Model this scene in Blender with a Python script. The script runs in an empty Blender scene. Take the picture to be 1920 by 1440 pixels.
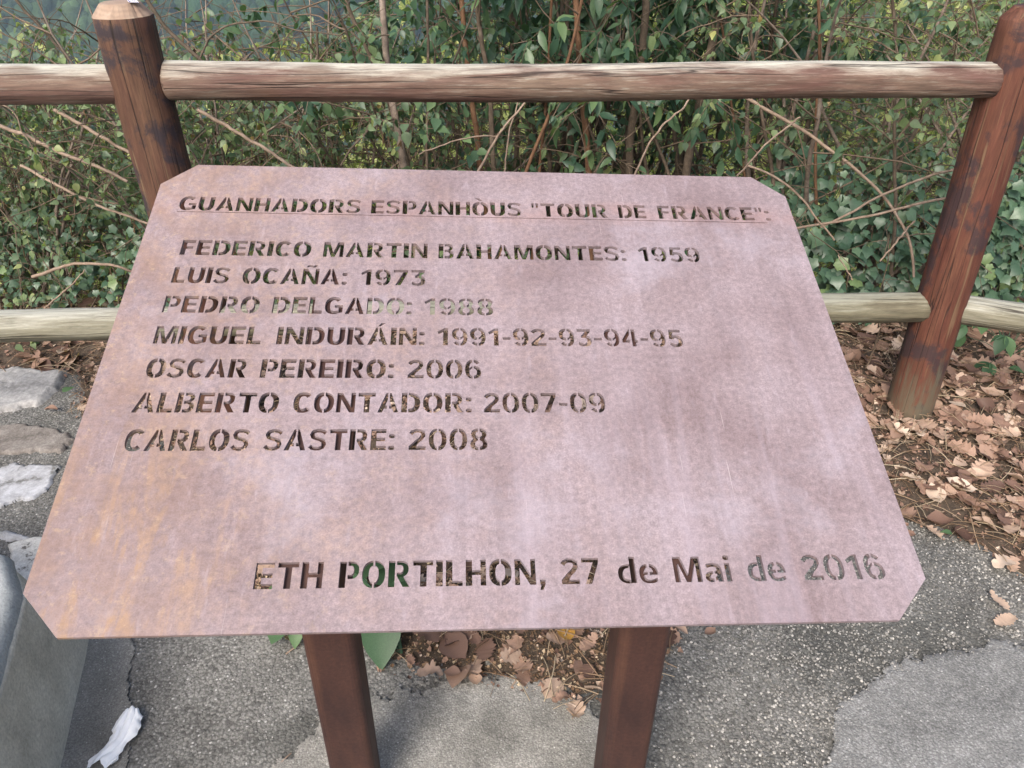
import bpy, math, random
import numpy as np
from mathutils import Vector, Matrix, noise as mnoise
from mathutils.geometry import tessellate_polygon

random.seed(7)
RG = np.random.default_rng(11)
SC = bpy.context.scene
COL = SC.collection
PI = math.pi

# ------------------------------------------------------------------ camera, world, sun, exposure
CAM_H = 1.4667
F_PX = 1457.0
RM = np.array([[0.99993773, 0.01116002, 0.0],
               [0.00608475, -0.54519359, 0.83828809],
               [0.00935531, -0.83823589, -0.54522754]])      # camera axes (right, down, forward) in the world
cam_data = bpy.data.cameras.new('camera')
cam = bpy.data.objects.new('camera', cam_data)
COL.objects.link(cam)
cam_data.sensor_width = 36.0
cam_data.lens = F_PX / 1920.0 * 36.0
cam_data.clip_start = 0.05
cam_data.clip_end = 5000.0
mw = Matrix.Identity(4)
for i in range(3):
    mw[i][0] = RM[i, 0]; mw[i][1] = -RM[i, 1]; mw[i][2] = -RM[i, 2]
mw[2][3] = CAM_H
cam.matrix_world = mw
SC.camera = cam

SUN_ELEV, SUN_ROT = math.radians(44), math.radians(203)      # sun high, behind the photographer to the left
world = bpy.data.worlds.new('World')
SC.world = world
world.use_nodes = True
wn = world.node_tree.nodes
bg = wn['Background']
sky = wn.new('ShaderNodeTexSky')
sky.sky_type = 'NISHITA'
sky.sun_disc = False
sky.sun_elevation = SUN_ELEV
sky.sun_rotation = SUN_ROT
sky.air_density = 1.0
sky.dust_density = 5.0
sky.ozone_density = 1.0
world.node_tree.links.new(sky.outputs[0], bg.inputs[0])
bg.inputs[1].default_value = 0.13
sun_data = bpy.data.lights.new('sun', 'SUN')
sun_data.energy = 1.5
sun_data.angle = math.radians(22)
sun_data.color = (1.0, 0.95, 0.88)
sun = bpy.data.objects.new('sun', sun_data)
COL.objects.link(sun)
sd = Vector((math.cos(SUN_ELEV) * math.sin(SUN_ROT), math.cos(SUN_ELEV) * math.cos(SUN_ROT), math.sin(SUN_ELEV)))
sun.rotation_euler = sd.to_track_quat('Z', 'Y').to_euler()
SC.view_settings.view_transform = 'Standard'
SC.view_settings.look = 'None'
SC.view_settings.exposure = 1.1
SC.view_settings.gamma = 1.0
SC.view_settings.use_curve_mapping = False
SC.render.engine = 'CYCLES'
SC.cycles.max_bounces = 8
SC.cycles.diffuse_bounces = 4
SC.cycles.transmission_bounces = 4
SC.cycles.transparent_max_bounces = 4
SC.cycles.volume_bounces = 1
SC.cycles.use_denoising = True

# ------------------------------------------------------------------ helpers
def ray(x, y):
    return RM @ np.array([(x - 960) / F_PX, (y - 720) / F_PX, 1.0])
def on_z(x, y, z=0.0):
    d = ray(x, y); return np.array([0, 0, CAM_H]) + d * ((z - CAM_H) / d[2])
def on_y(x, y, yy):
    d = ray(x, y); return np.array([0, 0, CAM_H]) + d * (yy / d[1])

def tag(o, label=None, cat=None, group=None, kind=None):
    if label: o['label'] = label
    if cat: o['category'] = cat
    if group: o['group'] = group
    if kind: o['kind'] = kind
    return o
def empty(name, loc=(0, 0, 0)):
    o = bpy.data.objects.new(name, None); COL.objects.link(o); o.location = loc
    o.empty_display_size = 0.1
    return o
def link(name, me, mat=None, parent=None, loc=None):
    o = bpy.data.objects.new(name, me); COL.objects.link(o)
    if mat and not me.materials: me.materials.append(mat)
    if loc is not None: o.location = loc
    if parent: o.parent = parent
    return o

def mesh_np(name, V, F, tint=None, smooth=True):
    """V (n,3), F (m,k) all faces with k corners, or list of arrays of differing k"""
    me = bpy.data.meshes.new(name)
    Fs = F if isinstance(F, list) else [F]
    Fs = [np.asarray(f, dtype=np.int32) for f in Fs if len(f)]
    V = np.asarray(V, dtype=np.float32)
    me.vertices.add(len(V)); me.vertices.foreach_set('co', V.ravel())
    nl = sum(f.size for f in Fs); npoly = sum(len(f) for f in Fs)
    me.loops.add(nl); me.loops.foreach_set('vertex_index', np.concatenate([f.ravel() for f in Fs]))
    me.polygons.add(npoly)
    tot = np.concatenate([np.full(len(f), f.shape[1], dtype=np.int32) for f in Fs])
    st = np.concatenate([[0], np.cumsum(tot)[:-1]]).astype(np.int32)
    me.polygons.foreach_set('loop_start', st)
    me.polygons.foreach_set('loop_total', tot)
    me.polygons.foreach_set('use_smooth', np.full(npoly, smooth, dtype=bool))
    if tint is not None:
        a = me.attributes.new('tint', 'FLOAT', 'POINT')
        a.data.foreach_set('value', np.asarray(tint, dtype=np.float32))
    me.update(calc_edges=True)
    return me

# vectorised value noise
_perm = RG.random((64, 64, 64)).astype(np.float32)
def vnoise(x, y, z=0.0):
    x = np.asarray(x, float); y = np.asarray(y, float); z = np.asarray(z, float) + 0 * x
    xi, yi, zi = np.floor(x).astype(int), np.floor(y).astype(int), np.floor(z).astype(int)
    u, v, w = x - xi, y - yi, z - zi
    u, v, w = [t * t * (3 - 2 * t) for t in (u, v, w)]
    def g(a, b, c): return _perm[(xi + a) % 64, (yi + b) % 64, (zi + c) % 64]
    r = 0
    for a in (0, 1):
        for b in (0, 1):
            for c in (0, 1):
                r = r + g(a, b, c) * (u if a else 1 - u) * (v if b else 1 - v) * (w if c else 1 - w)
    return r * 2 - 1
def fbm(x, y, z=0.0, o=4):
    r = 0; a = 1.0; s = 1.0
    for k in range(o):
        r = r + a * vnoise(np.asarray(x) * s + 13.7 * k, np.asarray(y) * s + 5.1 * k, z); a *= 0.5; s *= 2.03
    return r / 1.8

class NT:
    """small node material builder"""
    def __init__(self, name, rough=0.8, spec=0.3):
        self.m = bpy.data.materials.new(name); self.m.use_nodes = True
        self.t = self.m.node_tree; self.n = self.t.nodes
        self.p = self.n['Principled BSDF']
        self.p.inputs['Roughness'].default_value = rough
        self.p.inputs['Specular IOR Level'].default_value = spec
        self.tc = self.n.new('ShaderNodeTexCoord')
    def lk(self, a, b): self.t.links.new(a, b)
    def mapping(self, src, scale=(1, 1, 1), loc=(0, 0, 0), rot=(0, 0, 0)):
        m = self.n.new('ShaderNodeMapping'); self.lk(src, m.inputs[0])
        m.inputs['Scale'].default_value = scale; m.inputs['Location'].default_value = loc; m.inputs['Rotation'].default_value = rot
        return m.outputs[0]
    def noise(self, scale, vec=None, detail=4, rough=0.55, dist=0.0):
        t = self.n.new('ShaderNodeTexNoise'); t.inputs['Scale'].default_value = scale
        t.inputs['Detail'].default_value = detail; t.inputs['Roughness'].default_value = rough; t.inputs['Distortion'].default_value = dist
        self.lk(vec or self.tc.outputs['Object'], t.inputs['Vector']); return t.outputs['Fac']
    def voro(self, scale, vec=None, out='Distance', feature='F1'):
        t = self.n.new('ShaderNodeTexVoronoi'); t.inputs['Scale'].default_value = scale; t.feature = feature
        self.lk(vec or self.tc.outputs['Object'], t.inputs['Vector']); return t.outputs[out]
    def ramp(self, fac, stops, interp='LINEAR'):
        r = self.n.new('ShaderNodeValToRGB'); e = r.color_ramp.elements; r.color_ramp.interpolation = interp
        while len(e) < len(stops): e.new(0.5)
        for s, (p, c) in zip(e, stops):
            s.position = p; s.color = (c, c, c, 1) if isinstance(c, (int, float)) else (*c, 1)
        self.lk(fac, r.inputs[0]); return r.outputs[0]
    def mix(self, fac, a, b, mode='MIX'):
        m = self.n.new('ShaderNodeMix'); m.data_type = 'RGBA'; m.blend_type = mode
        for s, v in ((m.inputs['Factor'], fac), (m.inputs['A'], a), (m.inputs['B'], b)):
            if isinstance(v, bpy.types.NodeSocket): self.lk(v, s)
            elif isinstance(v, (int, float)): s.default_value = v if s.type == 'VALUE' else (v, v, v, 1)
            else: s.default_value = (*v, 1)
        return m.outputs['Result']
    def math(self, op, a, b=0.0, clamp=False):
        m = self.n.new('ShaderNodeMath'); m.operation = op; m.use_clamp = clamp
        for s, v in ((m.inputs[0], a), (m.inputs[1], b)):
            if isinstance(v, bpy.types.NodeSocket): self.lk(v, s)
            else: s.default_value = v
        return m.outputs[0]
    def sep(self, v):
        s = self.n.new('ShaderNodeSeparateXYZ'); self.lk(v, s.inputs[0]); return s.outputs
    def attr(self, name='tint'):
        a = self.n.new('ShaderNodeAttribute'); a.attribute_name = name; return a.outputs['Fac']
    def color(self, c): self.lk(c, self.p.inputs['Base Color']) if isinstance(c, bpy.types.NodeSocket) else setattr(self.p.inputs['Base Color'], 'default_value', (*c, 1))
    def rough(self, c): self.lk(c, self.p.inputs['Roughness'])
    def bump(self, h, strength=0.3, dist=0.01):
        b = self.n.new('ShaderNodeBump'); b.inputs['Strength'].default_value = strength; b.inputs['Distance'].default_value = dist
        self.lk(h, b.inputs['Height']); self.lk(b.outputs[0], self.p.inputs['Normal']); return self

# ------------------------------------------------------------------ materials
def mat_plate():
    t = NT('weathered_corten_plate', 0.62, 0.5)
    ob = t.tc.outputs['Object']                      # x = 0..1.1 along the lines of text, y = 0..-0.83 down the plate
    s = t.sep(ob)
    big = t.noise(5, detail=5, rough=0.6)
    col = t.ramp(big, [(0.28, (0.164, 0.118, 0.122)), (0.5, (0.220, 0.170, 0.180)), (0.72, (0.258, 0.209, 0.228))])
    # fine mottle
    f = t.noise(120, detail=6, rough=0.75)
    col = t.mix(0.75, col, t.ramp(f, [(0.3, 0.55), (0.5, 0.98), (0.7, 1.42)]), 'MULTIPLY')
    f2 = t.noise(420, detail=3, rough=0.7)
    col = t.mix(0.6, col, t.ramp(f2, [(0.3, 0.6), (0.5, 1.0), (0.72, 1.35)]), 'MULTIPLY')
    # tan / orange bloom, more on the left half
    left = t.ramp(s[0], [(0.0, 1.0), (0.3, 0.62), (0.75, 0.12), (1.0, 0.05)])
    bl = t.noise(9, detail=7, rough=0.72)
    fl = t.noise(60, detail=4, rough=0.7)
    m = t.math('MULTIPLY', t.ramp(bl, [(0.44, 0.0), (0.64, 1.0)]), t.ramp(fl, [(0.4, 0.15), (0.62, 1.0)]))
    m = t.math('MULTIPLY', m, left)
    col = t.mix(t.math('MULTIPLY', m, 0.6), col, (0.33, 0.215, 0.145))
    # pink-orange bloom round the rows of letters at the top
    rowm = t.ramp(t.math('ABSOLUTE', t.math('ADD', s[1], 0.105)), [(0.01, 1.0), (0.035, 0.0)])
    rm = t.math('MULTIPLY', rowm, t.ramp(t.noise(14, t.mapping(ob, (1, 2, 1)), 5), [(0.35, 0.1), (0.6, 1.0)]))
    col = t.mix(t.math('MULTIPLY', rm, 0.28), col, (0.33, 0.185, 0.155))
    # orange run streaks near the lower left corner
    vs = t.mapping(ob, (15, 2.6, 1), rot=(0, 0, 0.2))
    st = t.noise(1.15, vs, 7, 0.62, 0.9)
    low = t.math('MULTIPLY', t.ramp(s[0], [(0.0, 1.0), (0.12, 0.8), (0.27, 0.0)]), t.ramp(t.math('MULTIPLY', s[1], -1.0), [(0.5, 0.0), (0.72, 1.0)]))
    sm = t.math('MULTIPLY', t.ramp(st, [(0.51, 0.0), (0.57, 1.0)]), low)
    col = t.mix(t.math('MULTIPLY', t.math('MULTIPLY', sm, t.ramp(fl, [(0.35, 0.3), (0.6, 1.0)])), 0.85), col, (0.38, 0.235, 0.115))
    # brown darker tone to the lower left
    col = t.mix(t.math('MULTIPLY', low, 0.35), col, (0.15, 0.095, 0.085))
    # left margin band slightly browner
    lm_ = t.math('MULTIPLY', t.ramp(s[0], [(0.0, 1.0), (0.16, 0.55), (0.34, 0.0)]), t.ramp(t.noise(16, None, 6, 0.7), [(0.38, 0.0), (0.6, 1.0)]))
    col = t.mix(t.math('MULTIPLY', lm_, 0.5), col, (0.215, 0.130, 0.088))
    yl = t.math('MULTIPLY', t.ramp(s[0], [(0.0, 1.0), (0.3, 0.5), (0.6, 0.0)]), t.ramp(t.noise(48, None, 4, 0.75), [(0.56, 0.0), (0.66, 1.0)]))
    col = t.mix(t.math('MULTIPLY', yl, 0.4), col, (0.42, 0.30, 0.19))
    # pale lime runs on the right
    pv = t.mapping(ob, (16, 1.6, 1), rot=(0, 0, -0.25))
    pn = t.noise(1.3, pv, 6, 0.6, 0.4)
    rgt = t.math('MULTIPLY', t.ramp(s[0], [(0.35, 0.0), (0.7, 1.0)]), t.ramp(t.math('MULTIPLY', s[1], -1.0), [(0.3, 0.0), (0.6, 1.0)]))
    col = t.mix(t.math('MULTIPLY', t.math('MULTIPLY', t.ramp(pn, [(0.48, 0.0), (0.66, 1.0)]), rgt), 0.4), col, (0.31, 0.26, 0.30))
    wp = t.noise(4.2, t.mapping(ob, (1, 1, 1), (3.1, 1.7, 0)), 7, 0.7)
    col = t.mix(t.math('MULTIPLY', t.ramp(wp, [(0.55, 0.0), (0.72, 1.0)]), 0.42), col, (0.35, 0.32, 0.375))
    wv = t.noise(30, t.mapping(ob, (2.0, 0.5, 1)), 5, 0.7)
    col = t.mix(t.math('MULTIPLY', t.ramp(wv, [(0.58, 0.0), (0.72, 1.0)]), 0.32), col, (0.38, 0.325, 0.37))
    # faint runs down the plate from every row of letters
    rn = t.noise(1.0, t.mapping(ob, (55, 2.2, 1)), 5, 0.65, 0.3)
    col = t.mix(0.38, col, t.ramp(rn, [(0.32, 0.78), (0.5, 1.0), (0.68, 1.2)]), 'MULTIPLY')
    # dark spots
    ds = t.noise(26, t.mapping(ob, (1, 1, 1), (7, 3, 0)), 3, 0.6)
    col = t.mix(t.math('MULTIPLY', t.ramp(ds, [(0.68, 0.0), (0.78, 1.0)]), 0.35), col, (0.2, 0.14, 0.16))
    # fine scratches
    sc = t.noise(3, t.mapping(ob, (90, 1.5, 1), rot=(0, 0, 0.9)), 2, 0.5)
    col = t.mix(t.math('MULTIPLY', t.ramp(sc, [(0.74, 0.0), (0.76, 1.0)]), 0.3), col, (0.62, 0.55, 0.56))
    t.color(col)
    t.rough(t.ramp(big, [(0.3, 0.5), (0.7, 0.66)]))
    t.bump(t.math('ADD', f2, t.math('MULTIPLY', f, 1.5)), 0.25, 0.001)
    return t.m
def mat_steel(name, a, b, c):
    t = NT(name, 0.62, 0.4)
    n = t.noise(6, t.mapping(t.tc.outputs['Object'], (2.5, 2.5, 0.7)), 6, 0.65)
    col = t.ramp(n, [(0.3, a), (0.55, b), (0.75, c)])
    f = t.noise(160, None, 4, 0.7)
    col = t.mix(0.7, col, t.ramp(f, [(0.3, 0.6), (0.7, 1.35)]), 'MULTIPLY')
    st = t.noise(3, t.mapping(t.tc.outputs['Object'], (14, 14, 0.6)), 4, 0.6)
    col = t.mix(t.math('MULTIPLY', t.ramp(st, [(0.55, 0.0), (0.7, 1.0)]), 0.3), col, (0.10, 0.046, 0.026))
    t.color(col); t.bump(f, 0.25, 0.001)
    return t.m
def mat_wood(name, body, body2, bleach, bleach_amt, black=0.0, moss=0.0, fresh=None):
    t = NT(name, 0.72, 0.3)
    ob = t.tc.outputs['Object']                      # local z runs along the timber
    g = t.noise(1.0, t.mapping(ob, (110, 110, 9)), 8, 0.76, 0.35)
    g2 = t.noise(1.0, t.mapping(ob, (210, 210, 12)), 5, 0.7, 0.2)
    big = t.noise(1.0, t.mapping(ob, (9, 9, 1.9)), 5, 0.6, 0.5)
    col = t.mix(t.ramp(big, [(0.35, 0.0), (0.62, 1.0)]), body, body2)
    col = t.mix(0.8, col, t.ramp(g, [(0.32, 0.45), (0.5, 0.95), (0.70, 1.55)]), 'MULTIPLY')
    if bleach_amt > 0:
        geo = t.n.new('ShaderNodeNewGeometry')
        nz = t.sep(geo.outputs['Normal'])[2]
        v = t.math('ADD', nz, t.math('MULTIPLY', t.math('SUBTRACT', big, 0.5), 1.9))
        v = t.math('ADD', v, t.math('MULTIPLY', t.math('SUBTRACT', g, 0.5), 1.1))
        m = t.ramp(v, [(0.42, 0.0), (0.72, 0.45), (1.02, 1.0)])
        bc = t.mix(t.ramp(g, [(0.3, 0.0), (0.65, 1.0)]), tuple(k * 0.62 for k in bleach), bleach)
        col = t.mix(t.math('MULTIPLY', m, bleach_amt), col, bc)
        # stray pale grain all round
        sg = t.math('MULTIPLY', t.ramp(g2, [(0.54, 0.0), (0.64, 1.0)]), t.ramp(big, [(0.4, 0.2), (0.6, 1.0)]))
        col = t.mix(t.math('MULTIPLY', sg, 0.5), col, tuple(k * 0.85 for k in bleach))
    else:
        sg = t.noise(1.0, t.mapping(ob, (70, 70, 3.2)), 3, 0.5, 0.3)
        col = t.mix(t.math('MULTIPLY', t.ramp(sg, [(0.62, 0.0), (0.70, 1.0)]), 0.5), col, (0.20, 0.145, 0.085))
    if black > 0:
        b = t.noise(1.0, t.mapping(ob, (7, 7, 6.5), (1.3, 0.4, 0.2)), 6, 0.66, 0.3)
        col = t.mix(t.math('MULTIPLY', t.ramp(b, [(0.50, 0.0), (0.57, 1.0)]), black), col, (0.028, 0.022, 0.028))
    if moss > 0:
        z = t.sep(ob)[2]
        mz = t.math('ADD', z, t.math('MULTIPLY', t.math('SUBTRACT', g, 0.5), 0.9))
        mz = t.math('ADD', mz, t.math('MULTIPLY', t.math('SUBTRACT', big, 0.5), 0.7))
        col = t.mix(t.math('MULTIPLY', t.ramp(mz, [(0.14, 1.0), (0.30, 0.0)]), moss), col, (0.13, 0.125, 0.085))
    kv = t.mapping(ob, (3.6, 3.6, 1.9), (0.7, 0.2, 0.4))
    kd = t.voro(1.0, kv, 'Distance')
    kn = t.ramp(kd, [(0.0, 1.0), (0.055, 0.75), (0.11, 0.0)])
    col = t.mix(t.math('MULTIPLY', kn, 0.55), col, (0.10, 0.055, 0.035))
    # drying cracks
    ck = t.noise(1.0, t.mapping(ob, (34, 34, 0.9), (5, 2, 1)), 2, 0.4, 0.25)
    cm = t.ramp(t.math('ABSOLUTE', t.math('SUBTRACT', ck, 0.5)), [(0.0, 1.0), (0.016, 0.0)])
    gate = t.ramp(t.noise(1.0, t.mapping(ob, (12, 12, 1.6), (9, 2, 4)), 2), [(0.46, 0.0), (0.52, 1.0)])
    cm = t.math('MULTIPLY', cm, gate)
    col = t.mix(t.math('MULTIPLY', cm, 0.85), col, (0.02, 0.014, 0.012))
    t.color(col)
    t.bump(t.math('SUBTRACT', t.math('ADD', g, t.math('MULTIPLY', g2, 0.5)), t.math('MULTIPLY', cm, 2.5)), 0.55, 0.003)
    return t.m
def mat_cut_wood():
    t = NT('cut_timber_end', 0.75, 0.25)
    n = t.noise(14, None, 5, 0.6)
    col = t.ramp(n, [(0.3, (0.22, 0.14, 0.10)), (0.55, (0.32, 0.235, 0.175)), (0.75, (0.45, 0.38, 0.32))])
    w = t.n.new('ShaderNodeTexWave'); w.wave_type = 'RINGS'; w.rings_direction = 'Z'; w.inputs['Scale'].default_value = 42; w.inputs['Distortion'].default_value = 1.6
    t.lk(t.tc.outputs['Object'], w.inputs['Vector'])
    col = t.mix(0.35, col, t.ramp(w.outputs['Fac'], [(0.0, 0.75), (1.0, 1.1)]), 'MULTIPLY')
    t.color(col); t.bump(n, 0.3, 0.002)
    return t.m
def mat_asphalt(name, a, b, white, scale, patches=True, bump=0.5, stones=0.62):
    t = NT(name, 0.85, 0.25)
    ob = t.tc.outputs['Object']
    big = t.noise(2.3, ob, 6, 0.62)
    col = t.ramp(big, [(0.35, a), (0.62, b)])
    f = t.noise(scale * 1.6, ob, 5, 0.72)
    col = t.mix(0.9, col, t.ramp(f, [(0.28, 0.5), (0.5, 0.95), (0.74, 1.6)]), 'MULTIPLY')
    wob = t.n.new('ShaderNodeVectorMath'); wob.operation = 'ADD'
    nz = t.n.new('ShaderNodeTexNoise'); nz.inputs['Scale'].default_value = scale; t.lk(ob, nz.inputs['Vector'])
    sc_ = t.n.new('ShaderNodeVectorMath'); sc_.operation = 'SCALE'; sc_.inputs['Scale'].default_value = 0.5 / scale
    t.lk(nz.outputs['Color'], sc_.inputs[0]); t.lk(ob, wob.inputs[0]); t.lk(sc_.outputs[0], wob.inputs[1]); obw = wob.outputs[0]
    v = t.voro(scale * 1.5, obw, 'Color')
    vd = t.voro(scale * 1.5, obw, 'Distance')
    vv = t.sep(v)[0]
    col = t.mix(stones, col, t.ramp(t.sep(v)[2], [(0.0, 0.55), (0.6, 1.05), (1.0, 1.7)]), 'MULTIPLY')
    col = t.mix(stones, col, t.ramp(vd, [(0.2, 1.12), (0.55, 0.5)]), 'MULTIPLY')
    big2 = t.noise(9, ob, 7, 0.7)
    col = t.mix(0.7, col, t.ramp(big2, [(0.35, 0.72), (0.65, 1.28)]), 'MULTIPLY')
    chips = t.math('MULTIPLY', t.ramp(vv, [(1 - white, 0.0), (1 - white + 0.03, 1.0)]), t.ramp(vd, [(0.25, 1.0), (0.42, 0.0)]))
    col = t.mix(t.math('MULTIPLY', chips, 0.8), col, t.mix(t.sep(v)[1], (0.22, 0.22, 0.21), (0.6, 0.59, 0.57)))
    if patches:
        wet = t.noise(1.7, t.mapping(ob, (1, 1, 1), (4.4, 2.2, 0)), 7, 0.66)
        col = t.mix(t.math('MULTIPLY', t.ramp(wet, [(0.5, 0.0), (0.57, 1.0)]), 0.5), col, (0.05, 0.052, 0.047))
    t.color(col)
    t.bump(t.math('ADD', f, t.math('MULTIPLY', vd, -0.8)), bump, 0.004)
    return t.m
def mat_simple(name, stops, scale, rough=0.85, bump=0.4, dist=0.006, detail=6, spec=0.25, fine=None):
    t = NT(name, rough, spec)
    n = t.noise(scale, None, detail, 0.65)
    col = t.ramp(n, stops)
    f = t.noise(scale * (fine or 14), None, 4, 0.7)
    col = t.mix(0.7, col, t.ramp(f, [(0.3, 0.65), (0.7, 1.3)]), 'MULTIPLY')
    t.color(col); t.bump(t.math('ADD', n, t.math('MULTIPLY', f, 0.5)), bump, dist)
    return t.m
def mat_leaf(name, stops, transl=0.3, rough=0.45, spec=0.45, veins=True):
    """tint attribute (0..1) picks the leaf's own colour"""
    t = NT(name, rough, spec)
    a = t.attr('tint')
    col = t.ramp(a, stops)
    n = t.noise(55, None, 3, 0.6)
    col = t.mix(0.6, col, t.ramp(n, [(0.3, 0.72), (0.7, 1.28)]), 'MULTIPLY')
    t.color(col)
    if transl > 0:
        tr = t.n.new('ShaderNodeBsdfTranslucent')
        t.lk(t.mix(1.0, col, (1.5, 1.6, 0.7), 'MULTIPLY'), tr.inputs['Color'])
        ms = t.n.new('ShaderNodeMixShader'); ms.inputs[0].default_value = transl
        out = t.n['Material Output']
        t.lk(t.p.outputs[0], ms.inputs[1]); t.lk(tr.outputs[0], ms.inputs[2]); t.lk(ms.outputs[0], out.inputs['Surface'])
    return t.m

M = {}
M['plate'] = mat_plate()
M['steel'] = mat_steel('rusty_steel', (0.026, 0.012, 0.011), (0.050, 0.022, 0.017), (0.082, 0.035, 0.022))
M['post'] = mat_wood('stained_post_timber', (0.068, 0.027, 0.020), (0.105, 0.057, 0.035), (0.4, 0.3, 0.2), 0.0, black=0.9, moss=0.0)
M['post_moss'] = mat_wood('stained_mossy_post_timber', (0.088, 0.027, 0.019), (0.115, 0.050, 0.031), (0.4, 0.3, 0.2), 0.0, black=0.75, moss=0.6)
M['rail'] = mat_wood('weathered_rail_timber', (0.112, 0.058, 0.048), (0.175, 0.128, 0.095), (0.45, 0.435, 0.375), 1.0)
M['rail_grey'] = mat_wood('grey_rail_timber', (0.15, 0.14, 0.10), (0.21, 0.20, 0.15), (0.38, 0.38, 0.33), 1.0)
M['rail_green'] = mat_wood('greenish_rail_timber', (0.12, 0.105, 0.07), (0.17, 0.16, 0.11), (0.29, 0.29, 0.235), 1.0)
M['cut'] = mat_cut_wood()
M['asphalt'] = mat_asphalt('asphalt', (0.16, 0.157, 0.148), (0.235, 0.23, 0.215), 0.14, 95, bump=0.8)
M['patch'] = mat_asphalt('smooth_asphalt', (0.19, 0.19, 0.186), (0.25, 0.25, 0.245), 0.05, 150, patches=False, bump=0.5, stones=0.35)
M['concrete'] = mat_asphalt('concrete', (0.21, 0.204, 0.185), (0.30, 0.29, 0.268), 0.08, 170, patches=False, bump=0.45, stones=0.3)
M['block'] = mat_simple('stained_concrete', [(0.3, (0.40, 0.375, 0.315)), (0.55, (0.56, 0.53, 0.45)), (0.75, (0.66, 0.63, 0.55))], 7, bump=0.6, fine=22)
M['block_top'] = mat_simple('pale_concrete', [(0.3, (0.28, 0.30, 0.30)), (0.7, (0.42, 0.44, 0.44))], 9, bump=0.5, fine=20)
M['soil'] = mat_simple('dark_soil', [(0.3, (0.045, 0.035, 0.028)), (0.55, (0.10, 0.075, 0.056)), (0.75, (0.17, 0.13, 0.10))], 26, bump=0.9, dist=0.01)
M['slope'] = mat_simple('undergrowth_floor', [(0.3, (0.05, 0.07, 0.03)), (0.55, (0.11, 0.14, 0.05)), (0.8, (0.19, 0.21, 0.08))], 3, bump=0.9, dist=0.05)
M['rock'] = mat_simple('pale_rock', [(0.3, (0.19, 0.185, 0.18)), (0.5, (0.31, 0.305, 0.30)), (0.75, (0.42, 0.415, 0.41))], 9, bump=0.5, fine=8)
M['white_rock'] = mat_simple('white_speckled_rock', [(0.38, (0.12, 0.11, 0.10)), (0.45, (0.50, 0.49, 0.46)), (0.75, (0.62, 0.61, 0.58))], 45, bump=0.5, fine=3)
M['brown_stone'] = mat_simple('brownish_stone', [(0.3, (0.10, 0.09, 0.08)), (0.5, (0.19, 0.17, 0.155)), (0.75, (0.27, 0.25, 0.23))], 14, bump=0.7, fine=8)
M['whitewash'] = mat_simple('worn_white_paint', [(0.40, (0.16, 0.16, 0.155)), (0.47, (0.33, 0.335, 0.35)), (0.6, (0.42, 0.43, 0.46)), (0.75, (0.52, 0.53, 0.56))], 16, bump=0.4, fine=5)
def mat_gravel():
    t = NT('gravel_chips', 0.7, 0.35); t.color(t.ramp(t.attr(), [(0.0, (0.06, 0.06, 0.055)), (0.4, (0.16, 0.155, 0.145)), (0.75, (0.31, 0.30, 0.28)), (1.0, (0.52, 0.50, 0.47))])); return t.m
M['gravel'] = mat_gravel()
M['bark'] = mat_simple('grey_brown_bark', [(0.3, (0.055, 0.042, 0.030)), (0.6, (0.13, 0.10, 0.075)), (0.8, (0.21, 0.17, 0.13))], 30, bump=0.6)
M['birch_bark'] = mat_simple('pinkish_birch_bark', [(0.3, (0.10, 0.075, 0.060)), (0.55, (0.25, 0.20, 0.165)), (0.8, (0.36, 0.31, 0.27))], 24, bump=0.4)
M['red_bark'] = mat_simple('red_brown_bark', [(0.3, (0.08, 0.04, 0.022)), (0.6, (0.17, 0.095, 0.055)), (0.8, (0.25, 0.16, 0.10))], 30, bump=0.4)
M['cane'] = mat_simple('dry_cane', [(0.3, (0.17, 0.12, 0.085)), (0.6, (0.29, 0.22, 0.17)), (0.8, (0.38, 0.31, 0.25))], 40, bump=0.3)
M['twig'] = mat_simple('dark_twig', [(0.3, (0.09, 0.065, 0.045)), (0.7, (0.20, 0.15, 0.11))], 40, bump=0.2)
M['catkin'] = mat_simple('brown_catkin', [(0.3, (0.06, 0.038, 0.020)), (0.7, (0.13, 0.085, 0.045))], 60, bump=0.4)
M['leaf_birch'] = mat_leaf('birch_leaf', [(0.0, (0.075, 0.125, 0.080)), (0.45, (0.125, 0.185, 0.105)), (0.85, (0.21, 0.28, 0.13)), (0.97, (0.34, 0.34, 0.12)), (1.0, (0.34, 0.20, 0.09))], 0.38)
M['leaf_ash'] = mat_leaf('dark_green_leaf', [(0.0, (0.035, 0.078, 0.050)), (0.5, (0.06, 0.115, 0.066)), (1.0, (0.13, 0.20, 0.085))], 0.3, 0.4)
M['leaf_yellow'] = mat_leaf('yellow_green_leaf', [(0.0, (0.19, 0.24, 0.08)), (0.5, (0.33, 0.38, 0.14)), (1.0, (0.50, 0.50, 0.24))], 0.45)
M['leaf_ivy'] = mat_leaf('ivy_leaf', [(0.0, (0.038, 0.080, 0.050)), (0.5, (0.066, 0.125, 0.076)), (0.9, (0.115, 0.185, 0.11)), (1.0, (0.18, 0.25, 0.08))], 0.15, 0.38, 0.5)
M['leaf_dock'] = mat_leaf('broad_green_leaf', [(0.0, (0.04, 0.09, 0.048)), (1.0, (0.10, 0.18, 0.075))], 0.22, 0.5)
M['dry'] = mat_leaf('dry_oak_leaf', [(0.0, (0.085, 0.050, 0.040)), (0.25, (0.19, 0.115, 0.086)), (0.5, (0.33, 0.215, 0.16)), (0.75, (0.45, 0.33, 0.255)), (1.0, (0.58, 0.48, 0.39))], 0.12, 0.6, 0.3)
M['dry_yellow'] = mat_leaf('yellow_fallen_leaf', [(0.0, (0.50, 0.24, 0.06)), (1.0, (0.62, 0.40, 0.10))], 0.15, 0.6, 0.3)
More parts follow.
